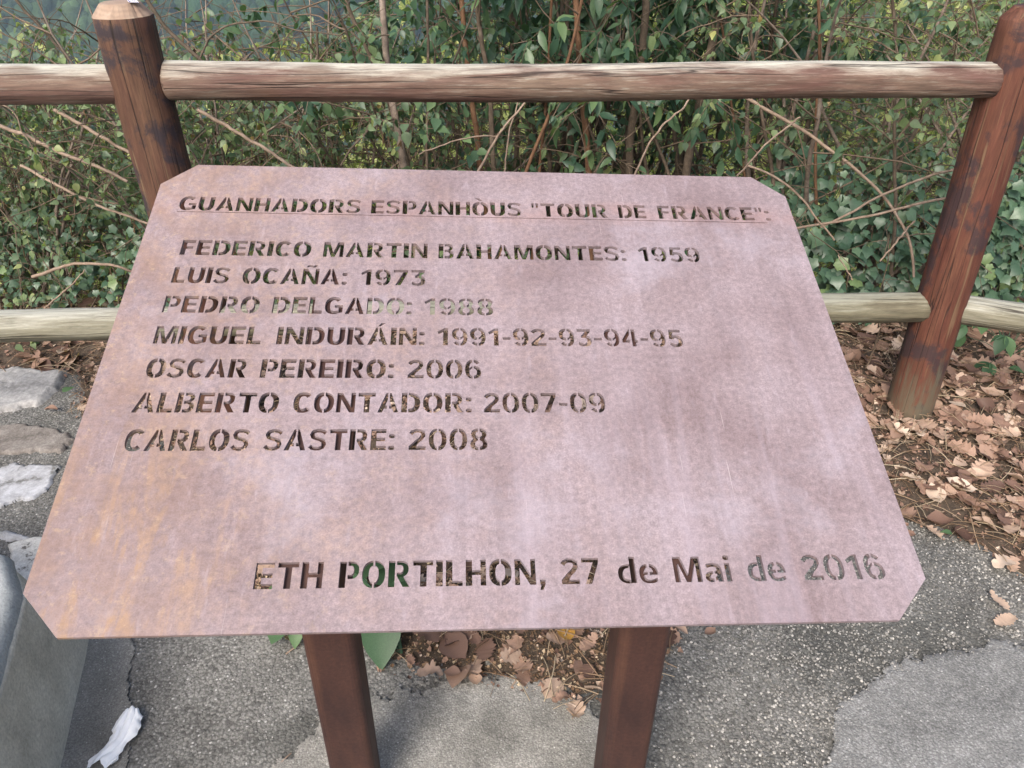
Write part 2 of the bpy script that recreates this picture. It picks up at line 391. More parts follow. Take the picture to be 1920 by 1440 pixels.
M['straw'] = mat_leaf('dry_straw', [(0.0, (0.10, 0.06, 0.035)), (0.5, (0.24, 0.16, 0.10)), (1.0, (0.48, 0.40, 0.28))], 0.0, 0.7, 0.2)
def mat_paper():
    t = NT('white_tissue', 0.9, 0.1); t.color((0.80, 0.82, 0.85)); t.p.inputs['Subsurface Weight'].default_value = 0.0; t.bump(t.noise(90), 0.2, 0.002); return t.m
M['paper'] = mat_paper()
def mat_far():
    t = NT('far_forest_canopy', 0.9, 0.1)
    n = t.noise(0.02, None, 5); f = t.noise(0.5, None, 6, 0.7)
    col = t.mix(t.ramp(n, [(0.4, 0.0), (0.6, 1.0)]), (0.022, 0.045, 0.020), (0.050, 0.078, 0.032))
    a = t.ramp(t.attr(), [(0.0, 0.6), (0.9, 1.35), (1.0, 1.7)])
    col = t.mix(1.0, col, a, 'MULTIPLY')
    t.color(t.mix(0.8, col, t.ramp(f, [(0.3, 0.55), (0.7, 1.5)]), 'MULTIPLY')); t.bump(f, 1.0, 1.0); return t.m
M['far'] = mat_far()

# ------------------------------------------------------------------ terrain
def terrain_z(x, y):
    x = np.asarray(x, float); y = np.asarray(y, float)
    z = np.where(y > 2.75, -0.62 * (y - 2.75), 0.0)
    z = np.where(y > 190, -116.0, z)
    z = np.where(y > 420, -116.0 + 0.62 * (y - 420), z)
    z = np.where(y > 800, -116.0 + 0.62 * 380 + 0.02 * (y - 800), z)
    z = z + np.where(y > 3, fbm(x * 0.35, y * 0.35) * np.clip((y - 3) * 0.1, 0, 0.5), 0)
    z = z + np.where(y > 60, fbm(x * 0.008, y * 0.008) * np.clip((y - 60) * 0.08, 0, 22), 0)
    return z
def graded(a, b, step, far, n):
    mid = np.arange(a, b + step / 2, step)
    g = np.cumsum(step * np.power((far / step / n) ** (1.0 / n) * 1.06, np.arange(1, n + 1)))
    g = g / g[-1] * far
    return mid, g
mx, gx = graded(-2.4, 2.4, 0.03, 1500, 42)
xs = np.concatenate([-2.4 - gx[::-1], mx, 2.4 + gx])
my, gy = graded(0.3, 3.4, 0.03, 1400, 60)
ys = np.concatenate([0.3 - gx[::-1][22:][::1] * 0.06, my, 3.4 + gy])
ys = np.unique(ys)
X, Y = np.meshgrid(xs, ys)
Z = terrain_z(X, Y)
Z = Z + 0.004 * fbm(X * 9, Y * 9) * (Y < 3)
ni, nj = X.shape
idx = np.arange(ni * nj).reshape(ni, nj)
Fq = np.stack([idx[:-1, :-1], idx[:-1, 1:], idx[1:, 1:], idx[1:, :-1]], -1).reshape(-1, 4)
yc = Y[:-1, :-1].ravel()
def sub_terrain(name, sel, mat):
    F = Fq[sel]; used = np.unique(F); remap = -np.ones(ni * nj, int); remap[used] = np.arange(len(used))
    V = np.stack([X.ravel(), Y.ravel(), Z.ravel()], -1)[used]
    o = link(name, mesh_np(name, V, remap[F]), M[mat]); tag(o, kind='structure'); return o
sub_terrain('ground', yc < 2.9, 'asphalt')
sub_terrain('hillside', (yc >= 2.9) & (yc < 300), 'slope')
sub_terrain('far_hillside', yc >= 300, 'far')

def ragged_sheet(name, x0, x1, y0, y1, step, maskf, zf, mat, keep=True):
    """thin sheet kept where maskf > 0"""
    gx_ = np.arange(x0, x1, step); gy_ = np.arange(y0, y1, step)
    A, B = np.meshgrid(gx_, gy_); mval = maskf(A, B); Zz = zf(A, B, mval)
    n0, n1 = A.shape; ix = np.arange(n0 * n1).reshape(n0, n1)
    F = np.stack([ix[:-1, :-1], ix[:-1, 1:], ix[1:, 1:], ix[1:, :-1]], -1).reshape(-1, 4)
    if keep:
        F = F[(mval.ravel()[F] > 0).all(1)]
    used = np.unique(F); remap = -np.ones(n0 * n1, int); remap[used] = np.arange(len(used))
    V = np.stack([A.ravel(), B.ravel(), Zz.ravel()], -1)[used]
    o = link(name, mesh_np(name, V, remap[F]), M[mat]); tag(o, kind='structure'); return o
# soil under the fence
EX = np.array([-8, -3, -1.7, -1.5, -1.38, -1.2, -1.05, -0.9, -0.7, -0.5, -0.35, -0.2, 0.0, 0.15, 0.3, 0.42, 0.6, 0.85, 1.09, 1.2, 1.35, 2, 8])
EY = np.array([2.3, 2.3, 2.28, 2.25, 2.0, 1.95, 1.9, 1.62, 1.4, 1.24, 1.17, 1.09, 1.05, 1.02, 1.10, 1.27, 1.46, 1.56, 1.60, 1.50, 1.33, 1.2, 1.1])
def soil_mask(x, y): return y - np.interp(x, EX, EY) + 0.07 * fbm(x * 5, y * 5) + 0.03 * fbm(x * 22, y * 22)
def soil_z(x, y, m):
    base = np.clip(m * 0.16, 0, 0.03) + 0.010 * fbm(x * 14, y * 14) * np.clip(m * 8, 0, 1) + 0.004 * fbm(x * 50, y * 50) * np.clip(m * 8, 0, 1)
    return terrain_z(x, y) * 0.98 + base - 0.004 + np.where(m < 0, 0.4 * np.clip(m, -0.02, 0), 0)
ragged_sheet('soil', -3.6, 3.6, 0.85, 3.3, 0.016, lambda x, y: soil_mask(x, y) + 0.03, lambda x, y, m: soil_z(x, y, m - 0.03), 'soil')
# smooth grey asphalt patch, lower right
def patch_mask(x, y):
    yy = np.interp(x, [0.5, 0.6, 0.69, 0.84, 1.0, 1.18, 2.5], [0.5, 0.83, 0.99, 1.12, 1.17, 1.19, 1.2])
    return np.minimum(np.minimum(yy - y, 1.45 - x) + 0.03 * fbm(x * 9, y * 9) + 0.016 * fbm(x * 40, y * 40) + 0.012 * fbm(x * 130, y * 130), 9)
ragged_sheet('asphalt_patch', 0.5, 1.6, 0.4, 1.3, 0.0035, patch_mask, lambda x, y, m: 0.006 + 0.0015 * fbm(x * 30, y * 30) + np.clip(m, 0, 0.02) * 0.25, 'patch')
def patch2_mask(x, y):
    a = 0.30 - np.hypot((x + 0.10) / 1.15, (y - 0.80) / 0.95)
    return a + 0.06 * fbm(x * 8, y * 8) + 0.03 * fbm(x * 45, y * 45) + 0.03 * fbm(x * 140, y * 140)
ragged_sheet('concrete_patch', -0.5, 0.35, 0.5, 1.15, 0.0035, patch2_mask, lambda x, y, m: 0.005 + 0.0015 * fbm(x * 30, y * 30) + np.clip(m, 0, 0.02) * 0.2, 'concrete')
# concrete gutter strip along the block
def gut_mask(x, y):
    e = np.interp(y, [0.3, 0.86, 1.17, 1.4], [-0.60, -0.745, -0.86, -0.93])
    return np.minimum(e - x + 0.014 * fbm(x * 9, y * 9) + 0.006 * fbm(x * 50, y * 50) + 0.004 * fbm(x * 150, y * 150), 1.42 + 0.03 * fbm(x * 9, y * 9) - y)
ragged_sheet('concrete_gutter', -1.25, -0.5, 0.3, 1.5, 0.004, gut_mask, lambda x, y, m: 0.0052 + 0.0012 * fbm(x * 30, y * 30) + np.clip(m, 0, 0.01) * 0.2, 'concrete')

# far wood on the opposite slope: one mass
def ico(sub=1):
    import bmesh
    bm = bmesh.new(); bmesh.ops.create_icosphere(bm, subdivisions=sub, radius=1.0)
    bm.verts.ensure_lookup_table()
    V = np.array([v.co[:] for v in bm.verts]); F = np.array([[v.index for v in f.verts] for f in bm.faces]); bm.free(); return V, F
IV, IF = ico(2)
def blobs(n, pos, size, squash=1.25, jag=0.35):
    V = []; F = []; T = []
    nv = len(IV)
    for i in range(n):
        p = IV * (1 + jag * fbm(IV[:, 0] * 2.2 + i * 3.1, IV[:, 1] * 2.2, IV[:, 2] * 2.2 + i, 3))[:, None]
        V.append(p * np.array([1, 1, squash]) * size[i] + pos[i]); F.append(IF + nv * i); T.append(np.full(nv, random.random()))
    return np.concatenate(V), np.concatenate(F), np.concatenate(T)
n_far = 3800
fy = 430 + 330 * RG.random(n_far) ** 0.9
fx = -fy * 0.74 + fy * (0.86) * RG.random(n_far)
fz = terrain_z(fx, fy)
V, F, T = blobs(n_far, np.stack([fx, fy, fz + 3], -1), 2.6 + 3.6 * RG.random(n_far) ** 1.5, 1.3, 0.55)
o = link('far_wood', mesh_np('far_wood', V, F, T), M['far']); tag(o, 'hazy blue green wood covering the far valley side', 'wood', kind='stuff')

# ------------------------------------------------------------------ sign plate
PO = np.array([-0.6072706, 1.3460056, CAM_H - 0.4244876])
PU = np.array([1.09698502, 0.07305562, -0.03587118]); PU = PU / np.linalg.norm(PU)
PV = np.array([0.04157653, -0.77135292, -0.29986498]); PV = PV / np.linalg.norm(PV)
PV = PV - PU * (PU @ PV); PV /= np.linalg.norm(PV)
PN = np.cross(PU, -PV)
PW, PH, CH, TH = 1.10, 0.8286, 0.0525, 0.006
sign = empty('information_sign', tuple(PO + PU * 0.55 + PV * 0.4 - np.array([0, 0, 0.87])))
tag(sign, 'rusty corten steel lectern sign with stencil-cut text on two steel posts', 'sign')
bpy.context.view_layer.update()

# stencil lettering: every stroke group is one simple outline, cap height 1, y up
def arc(cx, cy, rx, ry, a0, a1, n=12, p=2.35):
    out = []
    for i in range(n + 1):
        a = math.radians(a0 + (a1 - a0) * i / n); c, s = math.cos(a), math.sin(a)
        out.append((cx + rx * math.copysign(abs(c) ** (2 / p), c), cy + ry * math.copysign(abs(s) ** (2 / p), s)))
    return out
ST, HT, G = 0.255, 0.195, 0.070        # stem, horizontal stroke, bridge
def band(cx, cy, rx, ry, a0, a1, st=ST, ht=HT, n=14):
    return arc(cx, cy, rx, ry, a0, a1, n) + arc(cx, cy, rx - st, ry - ht, a1, a0, n)
def rect(x0, y0, x1, y1): return [(x0, y0), (x1, y0), (x1, y1), (x0, y1)]
def split_ring(cx, cy, rx, ry, st=ST, ht=HT, g=G):
    def half(sg):
        o = arc(cx, cy, rx, ry, 90, -90, 20); i = arc(cx, cy, rx - st, ry - ht, -90, 90, 16)
        o = [(max(x, cx + g / 2), y) for x, y in o]; i = [(max(x, cx + g / 2), y) for x, y in i]
        pts = [];
        for q in o + i:
            if not pts or math.hypot(pts[-1][0] - q[0], pts[-1][1] - q[1]) > 1e-4: pts.append(q)
        return [(cx + sg * (x - cx), y) for x, y in pts]
    return [half(1), half(-1)]
def stroke(pts, w0, wy=None):
    """outline of a centre line, w0 thick where it runs up and down, wy where it runs across"""
    wy = wy or w0
    L, R = [], []
    for i, (x, y) in enumerate(pts):
        a = pts[max(0, i - 1)]; b = pts[min(len(pts) - 1, i + 1)]
        dx, dy = b[0] - a[0], b[1] - a[1]; l = math.hypot(dx, dy); dx, dy = dx / l, dy / l
        w = math.sqrt((w0 * dy) ** 2 + (wy * dx) ** 2) / 2
        L.append((x - dy * w, y + dx * w)); R.append((x + dy * w, y - dx * w))
    return L + R[::-1]
def g_O(w=0.90): return [*split_ring(w / 2, 0.5, w / 2, 0.52)], w
def g_A():
    w = 0.96
    # left leg with its half of the bar, right leg with apex
    return [[(0, 0), (0.215, 0), (0.285, 0.19), (0.43, 0.19), (0.43, 0.345), (0.345, 0.345), (0.455, 0.665), (0.455, 1.0), (0.37, 1.0)],
            [(w, 0), (w - 0.225, 0), (w - 0.29, 0.19), (0.525, 0.19), (0.525, 0.345), (w - 0.345, 0.345), (0.53, 0.62), (0.53, 1.0), (w - 0.36, 1.0)]], w
def g_B():
    w = 0.80; x = ST + G
    outer = [(x, 0), (0.50, 0)] + arc(0.50, 0.27, w - 0.50, 0.27, -80, 70, 8) + arc(0.48, 0.755, w - 0.52, 0.245, -62, 88, 8) + [(x, 1.0), (x, 0.835), (0.46, 0.835)] + arc(0.46, 0.715, 0.12, 0.11, 60, -70, 5) + [(x, 0.59), (x, 0.435), (0.48, 0.435)] + arc(0.48, 0.30, 0.12, 0.125, 70, -75, 5) + [(x, 0.165)]
    return [rect(0, 0, ST, 1), outer], w
def g_C(): return [band(0.44, 0.5, 0.44, 0.52, 42, 318, n=24)], 0.80
def g_D():
    w = 0.86; x = ST + G
    return [rect(0, 0, ST, 1), [(x, 0)] + arc(0.40, 0.5, w - 0.40, 0.5, -90, 90, 16) + [(x, 1), (x, 1 - HT)] + arc(0.40, 0.5, w - 0.40 - ST, 0.5 - HT, 90, -90, 14) + [(x, HT)]], w
def g_E(): return [[(0, 0), (0.70, 0), (0.70, HT), (ST, HT), (ST, 0.42), (0.65, 0.42), (0.65, 0.585), (ST, 0.585), (ST, 1 - HT), (0.69, 1 - HT), (0.69, 1), (0, 1)]], 0.70
def g_F(): return [[(0, 0), (ST, 0), (ST, 0.40), (0.60, 0.40), (0.60, 0.57), (ST, 0.57), (ST, 1 - HT), (0.67, 1 - HT), (0.67, 1), (0, 1)]], 0.67
def g_G():
    w = 0.90
    return [arc(0.45, 0.5, 0.45, 0.52, 42, 300, 24) + [(w, 0.10), (w, 0.53), (0.50, 0.53), (0.50, 0.375), (w - 0.20, 0.375), (w - 0.20, 0.19)] + arc(0.45, 0.5, 0.45 - ST, 0.52 - HT, 290, 42, 22)], w
def g_H(): return [[(0, 0), (ST, 0), (ST, 0.41), (0.59, 0.41), (0.59, 0), (0.805, 0), (0.805, 1), (0.59, 1), (0.59, 0.59), (ST, 0.59), (ST, 1), (0, 1)]], 0.805
def g_I(): return [rect(0, 0, ST + 0.01, 1)], ST + 0.01
def g_L(): return [[(0, 0), (0.66, 0), (0.66, HT), (ST, HT), (ST, 1), (0, 1)]], 0.66
def g_M():
    w = 1.02; a = 0.19
    return [[(0, 0), (a, 0), (a, 0.72), (0.42, 0), (0.60, 0), (w - a, 0.72), (w - a, 0), (w, 0), (w, 1), (w - 0.30, 1), (0.51, 0.30), (0.30, 1), (0, 1)]], w
def g_N():
    w = 0.84; a = 0.20
    return [[(0, 0), (a, 0), (a, 0.66), (w - 0.24, 0), (w, 0), (w, 1), (w - a, 1), (w - a, 0.36), (0.24, 1), (0, 1)]], w
def g_P():
    w = 0.76; x = ST + G
    return [rect(0, 0, ST, 1), [(x, 0.33)] + arc(0.44, 0.665, w - 0.44, 0.335, -90, 90, 12) + [(x, 1), (x, 1 - 0.165)] + arc(0.44, 0.665, w - 0.44 - 0.2, 0.335 - 0.165, 90, -90, 10) + [(x, 0.495)]], w
def g_R():
    w = 0.84; x = ST + G
    return [rect(0, 0, ST, 1), [(x, 0.40), (0.34, 0.40), (0.58, 0), (w + 0.02, 0), (0.60, 0.40)] + arc(0.47, 0.69, w - 0.52, 0.31, -55, 90, 10) + [(x, 1), (x, 0.84)] + arc(0.46, 0.69, 0.12, 0.145, 80, -80, 6) + [(x, 0.545)]], w
def g_S(w=0.78):
    c = [(w * 0.93, 0.80), (w * 0.80, 0.885), (w * 0.60, 0.925), (w * 0.38, 0.925), (w * 0.20, 0.87), (w * 0.135, 0.745), (w * 0.20, 0.625), (w * 0.38, 0.565), (w * 0.62, 0.51), (w * 0.81, 0.43), (w * 0.865, 0.28), (w * 0.80, 0.145), (w * 0.62, 0.08), (w * 0.40, 0.072), (w * 0.20, 0.11), (w * 0.06, 0.205)]
    return [stroke(c, 0.21, 0.165)], w
def g_T(): return [[(0.285, 0), (0.285 + ST, 0), (0.285 + ST, 1 - HT), (0.785, 1 - HT), (0.785, 1), (0, 1), (0, 1 - HT), (0.285, 1 - HT)]], 0.785
def g_U():
    w = 0.82
    return [[(0, 1)] + [(0, 0.42)] + arc(w / 2, 0.40, w / 2, 0.42, 182, 358, 16) + [(w, 0.42), (w, 1), (w - ST, 1), (w - ST, 0.42)] + arc(w / 2, 0.40, w / 2 - ST, 0.42 - HT, 358, 182, 14) + [(ST, 0.42), (ST, 1)]], w
def g_0(): return split_ring(0.38, 0.5, 0.38, 0.52, 0.205, 0.165), 0.76
def g_1(): return [[(0.27, 0), (0.49, 0), (0.49, 1), (0.33, 1), (0.0, 0.78), (0.06, 0.64), (0.27, 0.765)]], 0.56
def g_2():
    c = [(0.07, 0.76), (0.15, 0.86), (0.30, 0.92), (0.46, 0.91), (0.59, 0.83), (0.60, 0.68), (0.50, 0.53), (0.33, 0.38), (0.13, 0.20)]
    s = stroke(c, 0.20, 0.17); n = len(c)
    L, R = s[:n], s[n:]
    # end on the foot bar
    return [L[:n - 1] + [(0.31, 0.17), (0.72, 0.17), (0.72, 0.0), (0.0, 0.0), (0.0, 0.17)] + R[1:]], 0.72
def g_3():
    return [[(0.03, 1), (0.68, 1), (0.68, 0.85), (0.50, 0.625)] + arc(0.36, 0.315, 0.35, 0.335, 55, -90, 12) + arc(0.36, 0.315, 0.36, 0.335, -90, -140, 4) + [(0.09, 0.25)] + arc(0.35, 0.315, 0.17, 0.175, -130, -90, 3) + arc(0.35, 0.315, 0.155, 0.165, -80, 80, 8) + [(0.22, 0.49), (0.22, 0.61), (0.42, 0.84), (0.03, 0.84)]], 0.71
def g_4():
    return [[(0.0, 0.22), (0.37, 0.22), (0.37, 0.385), (0.20, 0.385), (0.40, 0.72), (0.40, 1.0), (0.37, 1.0), (0.0, 0.40)],
            [(0.475, 0), (0.66, 0), (0.66, 0.22), (0.77, 0.22), (0.77, 0.385), (0.66, 0.385), (0.66, 1), (0.475, 1)]], 0.77
def g_5():
    return [[(0.10, 1), (0.66, 1), (0.66, 0.84), (0.27, 0.84), (0.25, 0.665)] + arc(0.36, 0.325, 0.35, 0.345, 95, -90, 14) + arc(0.36, 0.325, 0.36, 0.345, -90, -145, 4) + [(0.10, 0.25)] + arc(0.35, 0.325, 0.17, 0.18, -130, -90, 3) + arc(0.35, 0.325, 0.155, 0.18, -80, 100, 10) + [(0.22, 0.43), (0.05, 0.46)]], 0.71
def rot180(ps, w): return [[(w - x, 1 - y) for x, y in p] for p in ps]
def g_6():
    w = 0.74; cx = 0.37
    ring = split_ring(cx, 0.33, 0.37, 0.35, 0.20, 0.155, 0.07)
    right = ring[0]
    # left half keeps the curved back up to the top
    left = [(cx - 0.035, -0.02)] + arc(cx, 0.5, 0.37, 0.52, 262, 100, 16)[1:] + [(cx - 0.035, 1.0), (cx - 0.035, 0.855)] + arc(cx, 0.5, 0.185, 0.365, 108, 172, 6) + [(0.20, 0.55), (cx - 0.035, 0.675), (cx - 0.035, 0.53)] + arc(cx, 0.33, 0.17, 0.195, 108, 252, 8) + [(cx - 0.035, 0.135)]
    top = [(cx + 0.035, 1.015), (cx + 0.17, 0.98), (cx + 0.31, 0.86), (cx + 0.17, 0.76), (cx + 0.10, 0.84), (cx + 0.035, 0.855)]
    return [right, left, top], w
def g_9():
    p, w = g_6(); return rot180(p, w), w
def g_7(): return [[(0.0, 1), (0.70, 1), (0.70, 0.86), (0.36, 0), (0.11, 0), (0.46, 0.83), (0.0, 0.83)]], 0.70
def g_8():
    w = 0.76; cx = 0.38; e = 0.035
    h = [(cx + e, -0.02), (cx + 0.14, -0.015)] + arc(cx, 0.27, 0.37, 0.29, -68, 38, 9) + [(cx + 0.245, 0.515)] + arc(cx, 0.755, 0.335, 0.265, -35, 80, 8) + [(cx + e, 1.02), (cx + e, 0.875)] + arc(cx, 0.75, 0.14, 0.125, 70, -70, 6) + [(cx + e, 0.60), (cx + e, 0.455)] + arc(cx, 0.28, 0.165, 0.155, 70, -70, 6) + [(cx + e, 0.13)]
    return [h, [(2 * cx - x, y) for x, y in h]], w
def g_d():
    w = 0.68
    return [rect(w - 0.22, 0, w, 1.03), arc(0.40, 0.36, 0.40, 0.375, 82, 278, 16) + [(0.42, 0.14)] + arc(0.40, 0.36, 0.21, 0.225, 265, 95, 12) + [(0.42, 0.59)]], w
def g_e():
    w = 0.72; cx = 0.36; e = 0.035
    a = arc(cx, 0.36, 0.36, 0.38, 96, 270, 14) + [(cx + 0.15, -0.015), (w - 0.04, 0.06), (w - 0.06, 0.19), (cx + 0.1, 0.12)] + arc(cx, 0.36, 0.17, 0.235, 268, 190, 6) + [(0.19, 0.31), (cx - e, 0.31), (cx - e, 0.43), (0.19, 0.43)] + arc(cx, 0.36, 0.17, 0.24, 165, 100, 5)
    b = arc(cx, 0.36, 0.36, 0.38, 84, 8, 8) + [(w, 0.31), (cx + e, 0.31), (cx + e, 0.43), (w - 0.19, 0.43)] + arc(cx, 0.36, 0.17, 0.24, 20, 78, 5)
    return [a, b], w
def g_a():
    w = 0.66
    a = [(0.07, 0.685), (0.20, 0.73), (0.38, 0.735), (0.54, 0.69), (0.64, 0.58), (0.66, 0.42), (0.66, 0.0), (0.47, 0.0), (0.455, 0.09), (0.38, 0.03), (0.38, 0.17), (0.455, 0.24), (0.465, 0.31), (0.38, 0.305), (0.38, 0.42), (0.465, 0.43), (0.45, 0.545), (0.36, 0.59), (0.24, 0.58), (0.11, 0.545)]
    b = [(0.31, -0.015), (0.18, -0.015), (0.06, 0.04), (0.0, 0.15), (0.02, 0.29), (0.12, 0.38), (0.31, 0.42), (0.31, 0.30), (0.22, 0.26), (0.19, 0.20), (0.22, 0.14), (0.31, 0.125)]
    return [a, b], w
def g_i(): return [rect(0, 0, 0.2, 0.72), arc(0.1, 0.94, 0.115, 0.10, 0, 345, 12, 2.6)], 0.20
def g_dot(cy): return arc(0.13, cy, 0.14, 0.105, 0, 345, 12, 2.8)
def g_colon(): return [g_dot(0.10), g_dot(0.66)], 0.26
def g_comma(): return [[(0.03, 0.19), (0.25, 0.19), (0.25, 0.02), (0.14, -0.20), (0.02, -0.20), (0.07, 0.0), (0.03, 0.0)]], 0.26
def g_dash(): return [rect(0.0, 0.34, 0.38, 0.49)], 0.38
def g_quote(): return [[(0.02, 1.0), (0.17, 1.0), (0.145, 0.66), (0.045, 0.66)], [(0.26, 1.0), (0.41, 1.0), (0.385, 0.66), (0.285, 0.66)]], 0.42
GL = {'O': g_O, 'A': g_A, 'B': g_B, 'C': g_C, 'D': g_D, 'E': g_E, 'F': g_F, 'G': g_G, 'H': g_H, 'I': g_I, 'L': g_L, 'M': g_M, 'N': g_N,
      'P': g_P, 'R': g_R, 'S': g_S, 'T': g_T, 'U': g_U, '0': g_0, '1': g_1, '2': g_2, '3': g_3, '4': g_4, '5': g_5, '6': g_6, '7': g_7, '8': g_8,
      '9': g_9, 'd': g_d, 'e': g_e, 'a': g_a, 'i': g_i, ':': g_colon, ',': g_comma, '-': g_dash, '"': g_quote}
def glyph(ch):
    if ch == 'Ò':
        p, w = g_O(); return p + [[(0.15, 1.29), (0.42, 1.29), (0.62, 1.08), (0.43, 1.08)]], w
    if ch == 'Á':
        p, w = g_A(); return p + [[(0.44, 1.07), (0.57, 1.07), (0.82, 1.27), (0.60, 1.27)]], w
    if ch == 'Ñ':
        p, w = g_N(); return p + [[(0.15, 1.09), (0.20, 1.20), (0.30, 1.25), (0.42, 1.22), (0.52, 1.18), (0.58, 1.25), (0.72, 1.25), (0.66, 1.12), (0.55, 1.07), (0.42, 1.09), (0.33, 1.13), (0.27, 1.09)]], w
    return GL[ch]()
LINES = [
 (.1165, [('GUANHADORS', .0412, .3418), ('ESPANHÒUS', .3595, .6164), ('"TOUR', .6339, .7668), ('DE', .7869, .8354), ('FRANCE":', .8576, 1.0584)]),
 (.2205, [('FEDERICO', .0647, .2698), ('MARTIN', .2895, .4573), ('BAHAMONTES:', .4753, .7869), ('1959', .8081, .9126)]),
 (.281, [('LUIS', .0642, .1504), ('OCAÑA:', .1706, .3324), ('1973', .3534, .4552)]),
 (.3415, [('PEDRO', .0635, .2052), ('DELGADO:', .2251, .4359), ('1988', .455, .5621)]),
 (.4015, [('MIGUEL', .0637, .2169), ('INDURÁIN:', .2395, .4572), ('1991-92-93-94-95', .4763, .8519)]),
 (.4625, [('OSCAR', .0657, .2046), ('PEREIRO:', .2247, .4143), ('2006', .4342, .541)]),
 (.522, [('ALBERTO', .0616, .2577), ('CONTADOR:', .2778, .5263), ('2007-09', .5438, .7181)]),
 (.583, [('CARLOS', .0651, .2265), ('SASTRE:', .247, .4207), ('2008', .4401, .5478)]),
 (.7755, [('ETH', .2626, .3432), ('PORTILHON,', .363, .6147), ('27', .6344, .6825), ('de', .7056, .7564), ('Mai', .7767, .8491), ('de', .8713, .9201), ('2016', .943, 1.0496)])]
CAP = 0.0335
holes = []
for base, words in LINES:
    for w, x0, x1 in words:
        gl = [glyph(c) for c in w]
        adv = sum(g[1] for g in gl); gaps = len(gl) - 1
        sp = 0.125
        sx = (x1 - x0) / (adv + gaps * sp)
        x = x0
        for polys, gw in gl:
            for p in polys:
                holes.append([(x + px * sx, -(base - py * CAP)) for px, py in p])
            x += (gw + sp) * sx
holes.append([(0.0405, -0.1195), (1.0505, -0.1215), (1.0505, -0.1232), (0.0405, -0.1212)])
def area(p): return 0.5 * sum(p[i][0] * p[(i + 1) % len(p)][1] - p[(i + 1) % len(p)][0] * p[i][1] for i in range(len(p)))
outer = [(CH, 0), (PW - CH, 0), (PW, -CH), (PW, -(PH - CH)), (PW - CH, -PH), (CH, -PH), (0, -(PH - CH)), (0, -CH)]
def clean(p):
    q = []
    for a in p:
        if not q or math.hypot(q[-1][0] - a[0], q[-1][1] - a[1]) > 1.5e-5: q.append(a)
    if math.hypot(q[-1][0] - q[0][0], q[-1][1] - q[0][1]) < 1.5e-5: q.pop()
    return q
holes = [clean(h) for h in holes]
loops = [outer[::-1] if area(outer) < 0 else outer] + [h[::-1] if area(h) < 0 else h for h in holes]
from mathutils.geometry import delaunay_2d_cdt
pv = []; pe = []
for lp in loops:
    s = len(pv); pv += [Vector(a) for a in lp]; pe += [(s + i, s + (i + 1) % len(lp)) for i in range(len(lp))]
fsrc = []; s = 0
for lp in loops: fsrc.append(list(range(s, s + len(lp)))); s += len(lp)
rv, re_, rf, ov, oe, of_ = delaunay_2d_cdt(pv, [], fsrc, 1, 1e-6)

# keep triangles that belong to the outer loop only
keepf = [f for f, org in zip(rf, of_) if org and all(k == 0 for k in org)]
nV = len(rv)
top = [(v[0], v[1], 0.0) for v in rv]; bot = [(v[0], v[1], -TH) for v in rv]
faces3 = [tuple(f) for f in keepf]
from collections import Counter
ec = Counter(); ed = {}
for f in faces3:
    for i in range(3):
        a, b = f[i], f[(i + 1) % 3]; ec[(min(a, b), max(a, b))] += 1; ed[(min(a, b), max(a, b))] = (a, b)
nrm = sum((rv[f[1]][0] - rv[f[0]][0]) * (rv[f[2]][1] - rv[f[0]][1]) - (rv[f[2]][0] - rv[f[0]][0]) * (rv[f[1]][1] - rv[f[0]][1]) for f in faces3)
if nrm < 0: faces3 = [f[::-1] for f in faces3]; ed = {k: v[::-1] for k, v in ed.items()}
F3 = np.array(faces3); F3b = F3[:, ::-1] + nV
Fs = np.array([(ed[k][1], ed[k][0], ed[k][0] + nV, ed[k][1] + nV) for k, c in ec.items() if c == 1])
me = mesh_np('panel', np.array(top + bot), [np.concatenate([F3, F3b]), Fs], smooth=False)
panel = link('panel', me, M['plate'])
pm = Matrix.Identity(4)
for i in range(3):
    pm[i][0] = PU[i]; pm[i][1] = -PV[i]; pm[i][2] = PN[i]; pm[i][3] = PO[i]
panel.matrix_world = pm
panel.parent = sign; panel.matrix_parent_inverse = Matrix.Translation(-Vector(sign.location))
panel['label'] = 'flat plate with clipped corners and cut-out lettering, pinkish brown rust'

def prism(name, prof, z0, z1, mat, parent, matrix=None, nseg=1, top_cap=True):
    """closed profile (x,y) pulled from z0 to z1"""
    n = len(prof); zs = np.linspace(z0, z1, nseg + 1)
    V = [(x, y, z) for z in zs for x, y in prof]
    F = [(k * n + i, k * n + (i + 1) % n, (k + 1) * n + (i + 1) % n, (k + 1) * n + i) for k in range(nseg) for i in range(n)]
    c0, c1 = len(V), len(V) + 1
    V += [(sum(p[0] for p in prof) / n, sum(p[1] for p in prof) / n, z0), (sum(p[0] for p in prof) / n, sum(p[1] for p in prof) / n, z1)]
    T3 = [(c0, (i + 1) % n, i) for i in range(n)] + [(c1, nseg * n + i, nseg * n + (i + 1) % n) for i in range(n)]
    me = mesh_np(name, np.array(V), [np.array(F), np.array(T3)], smooth=False)
    o = link(name, me, mat)
    if matrix is not None: o.matrix_world = matrix
    if parent:
        o.parent = parent; o.matrix_parent_inverse = Matrix.Translation(-Vector(parent.location))
    return o
def round_rect(w, d, r, n=5):
    out = []
    for cx, cy, a in ((w / 2 - r, d / 2 - r, 0), (-w / 2 + r, d / 2 - r, 90), (-w / 2 + r, -d / 2 + r, 180), (w / 2 - r, -d / 2 + r, 270)):
        for i in range(n + 1):
            t = math.radians(a + 90 * i / n); out.append((cx + r * math.cos(t), cy + r * math.sin(t)))
    return out
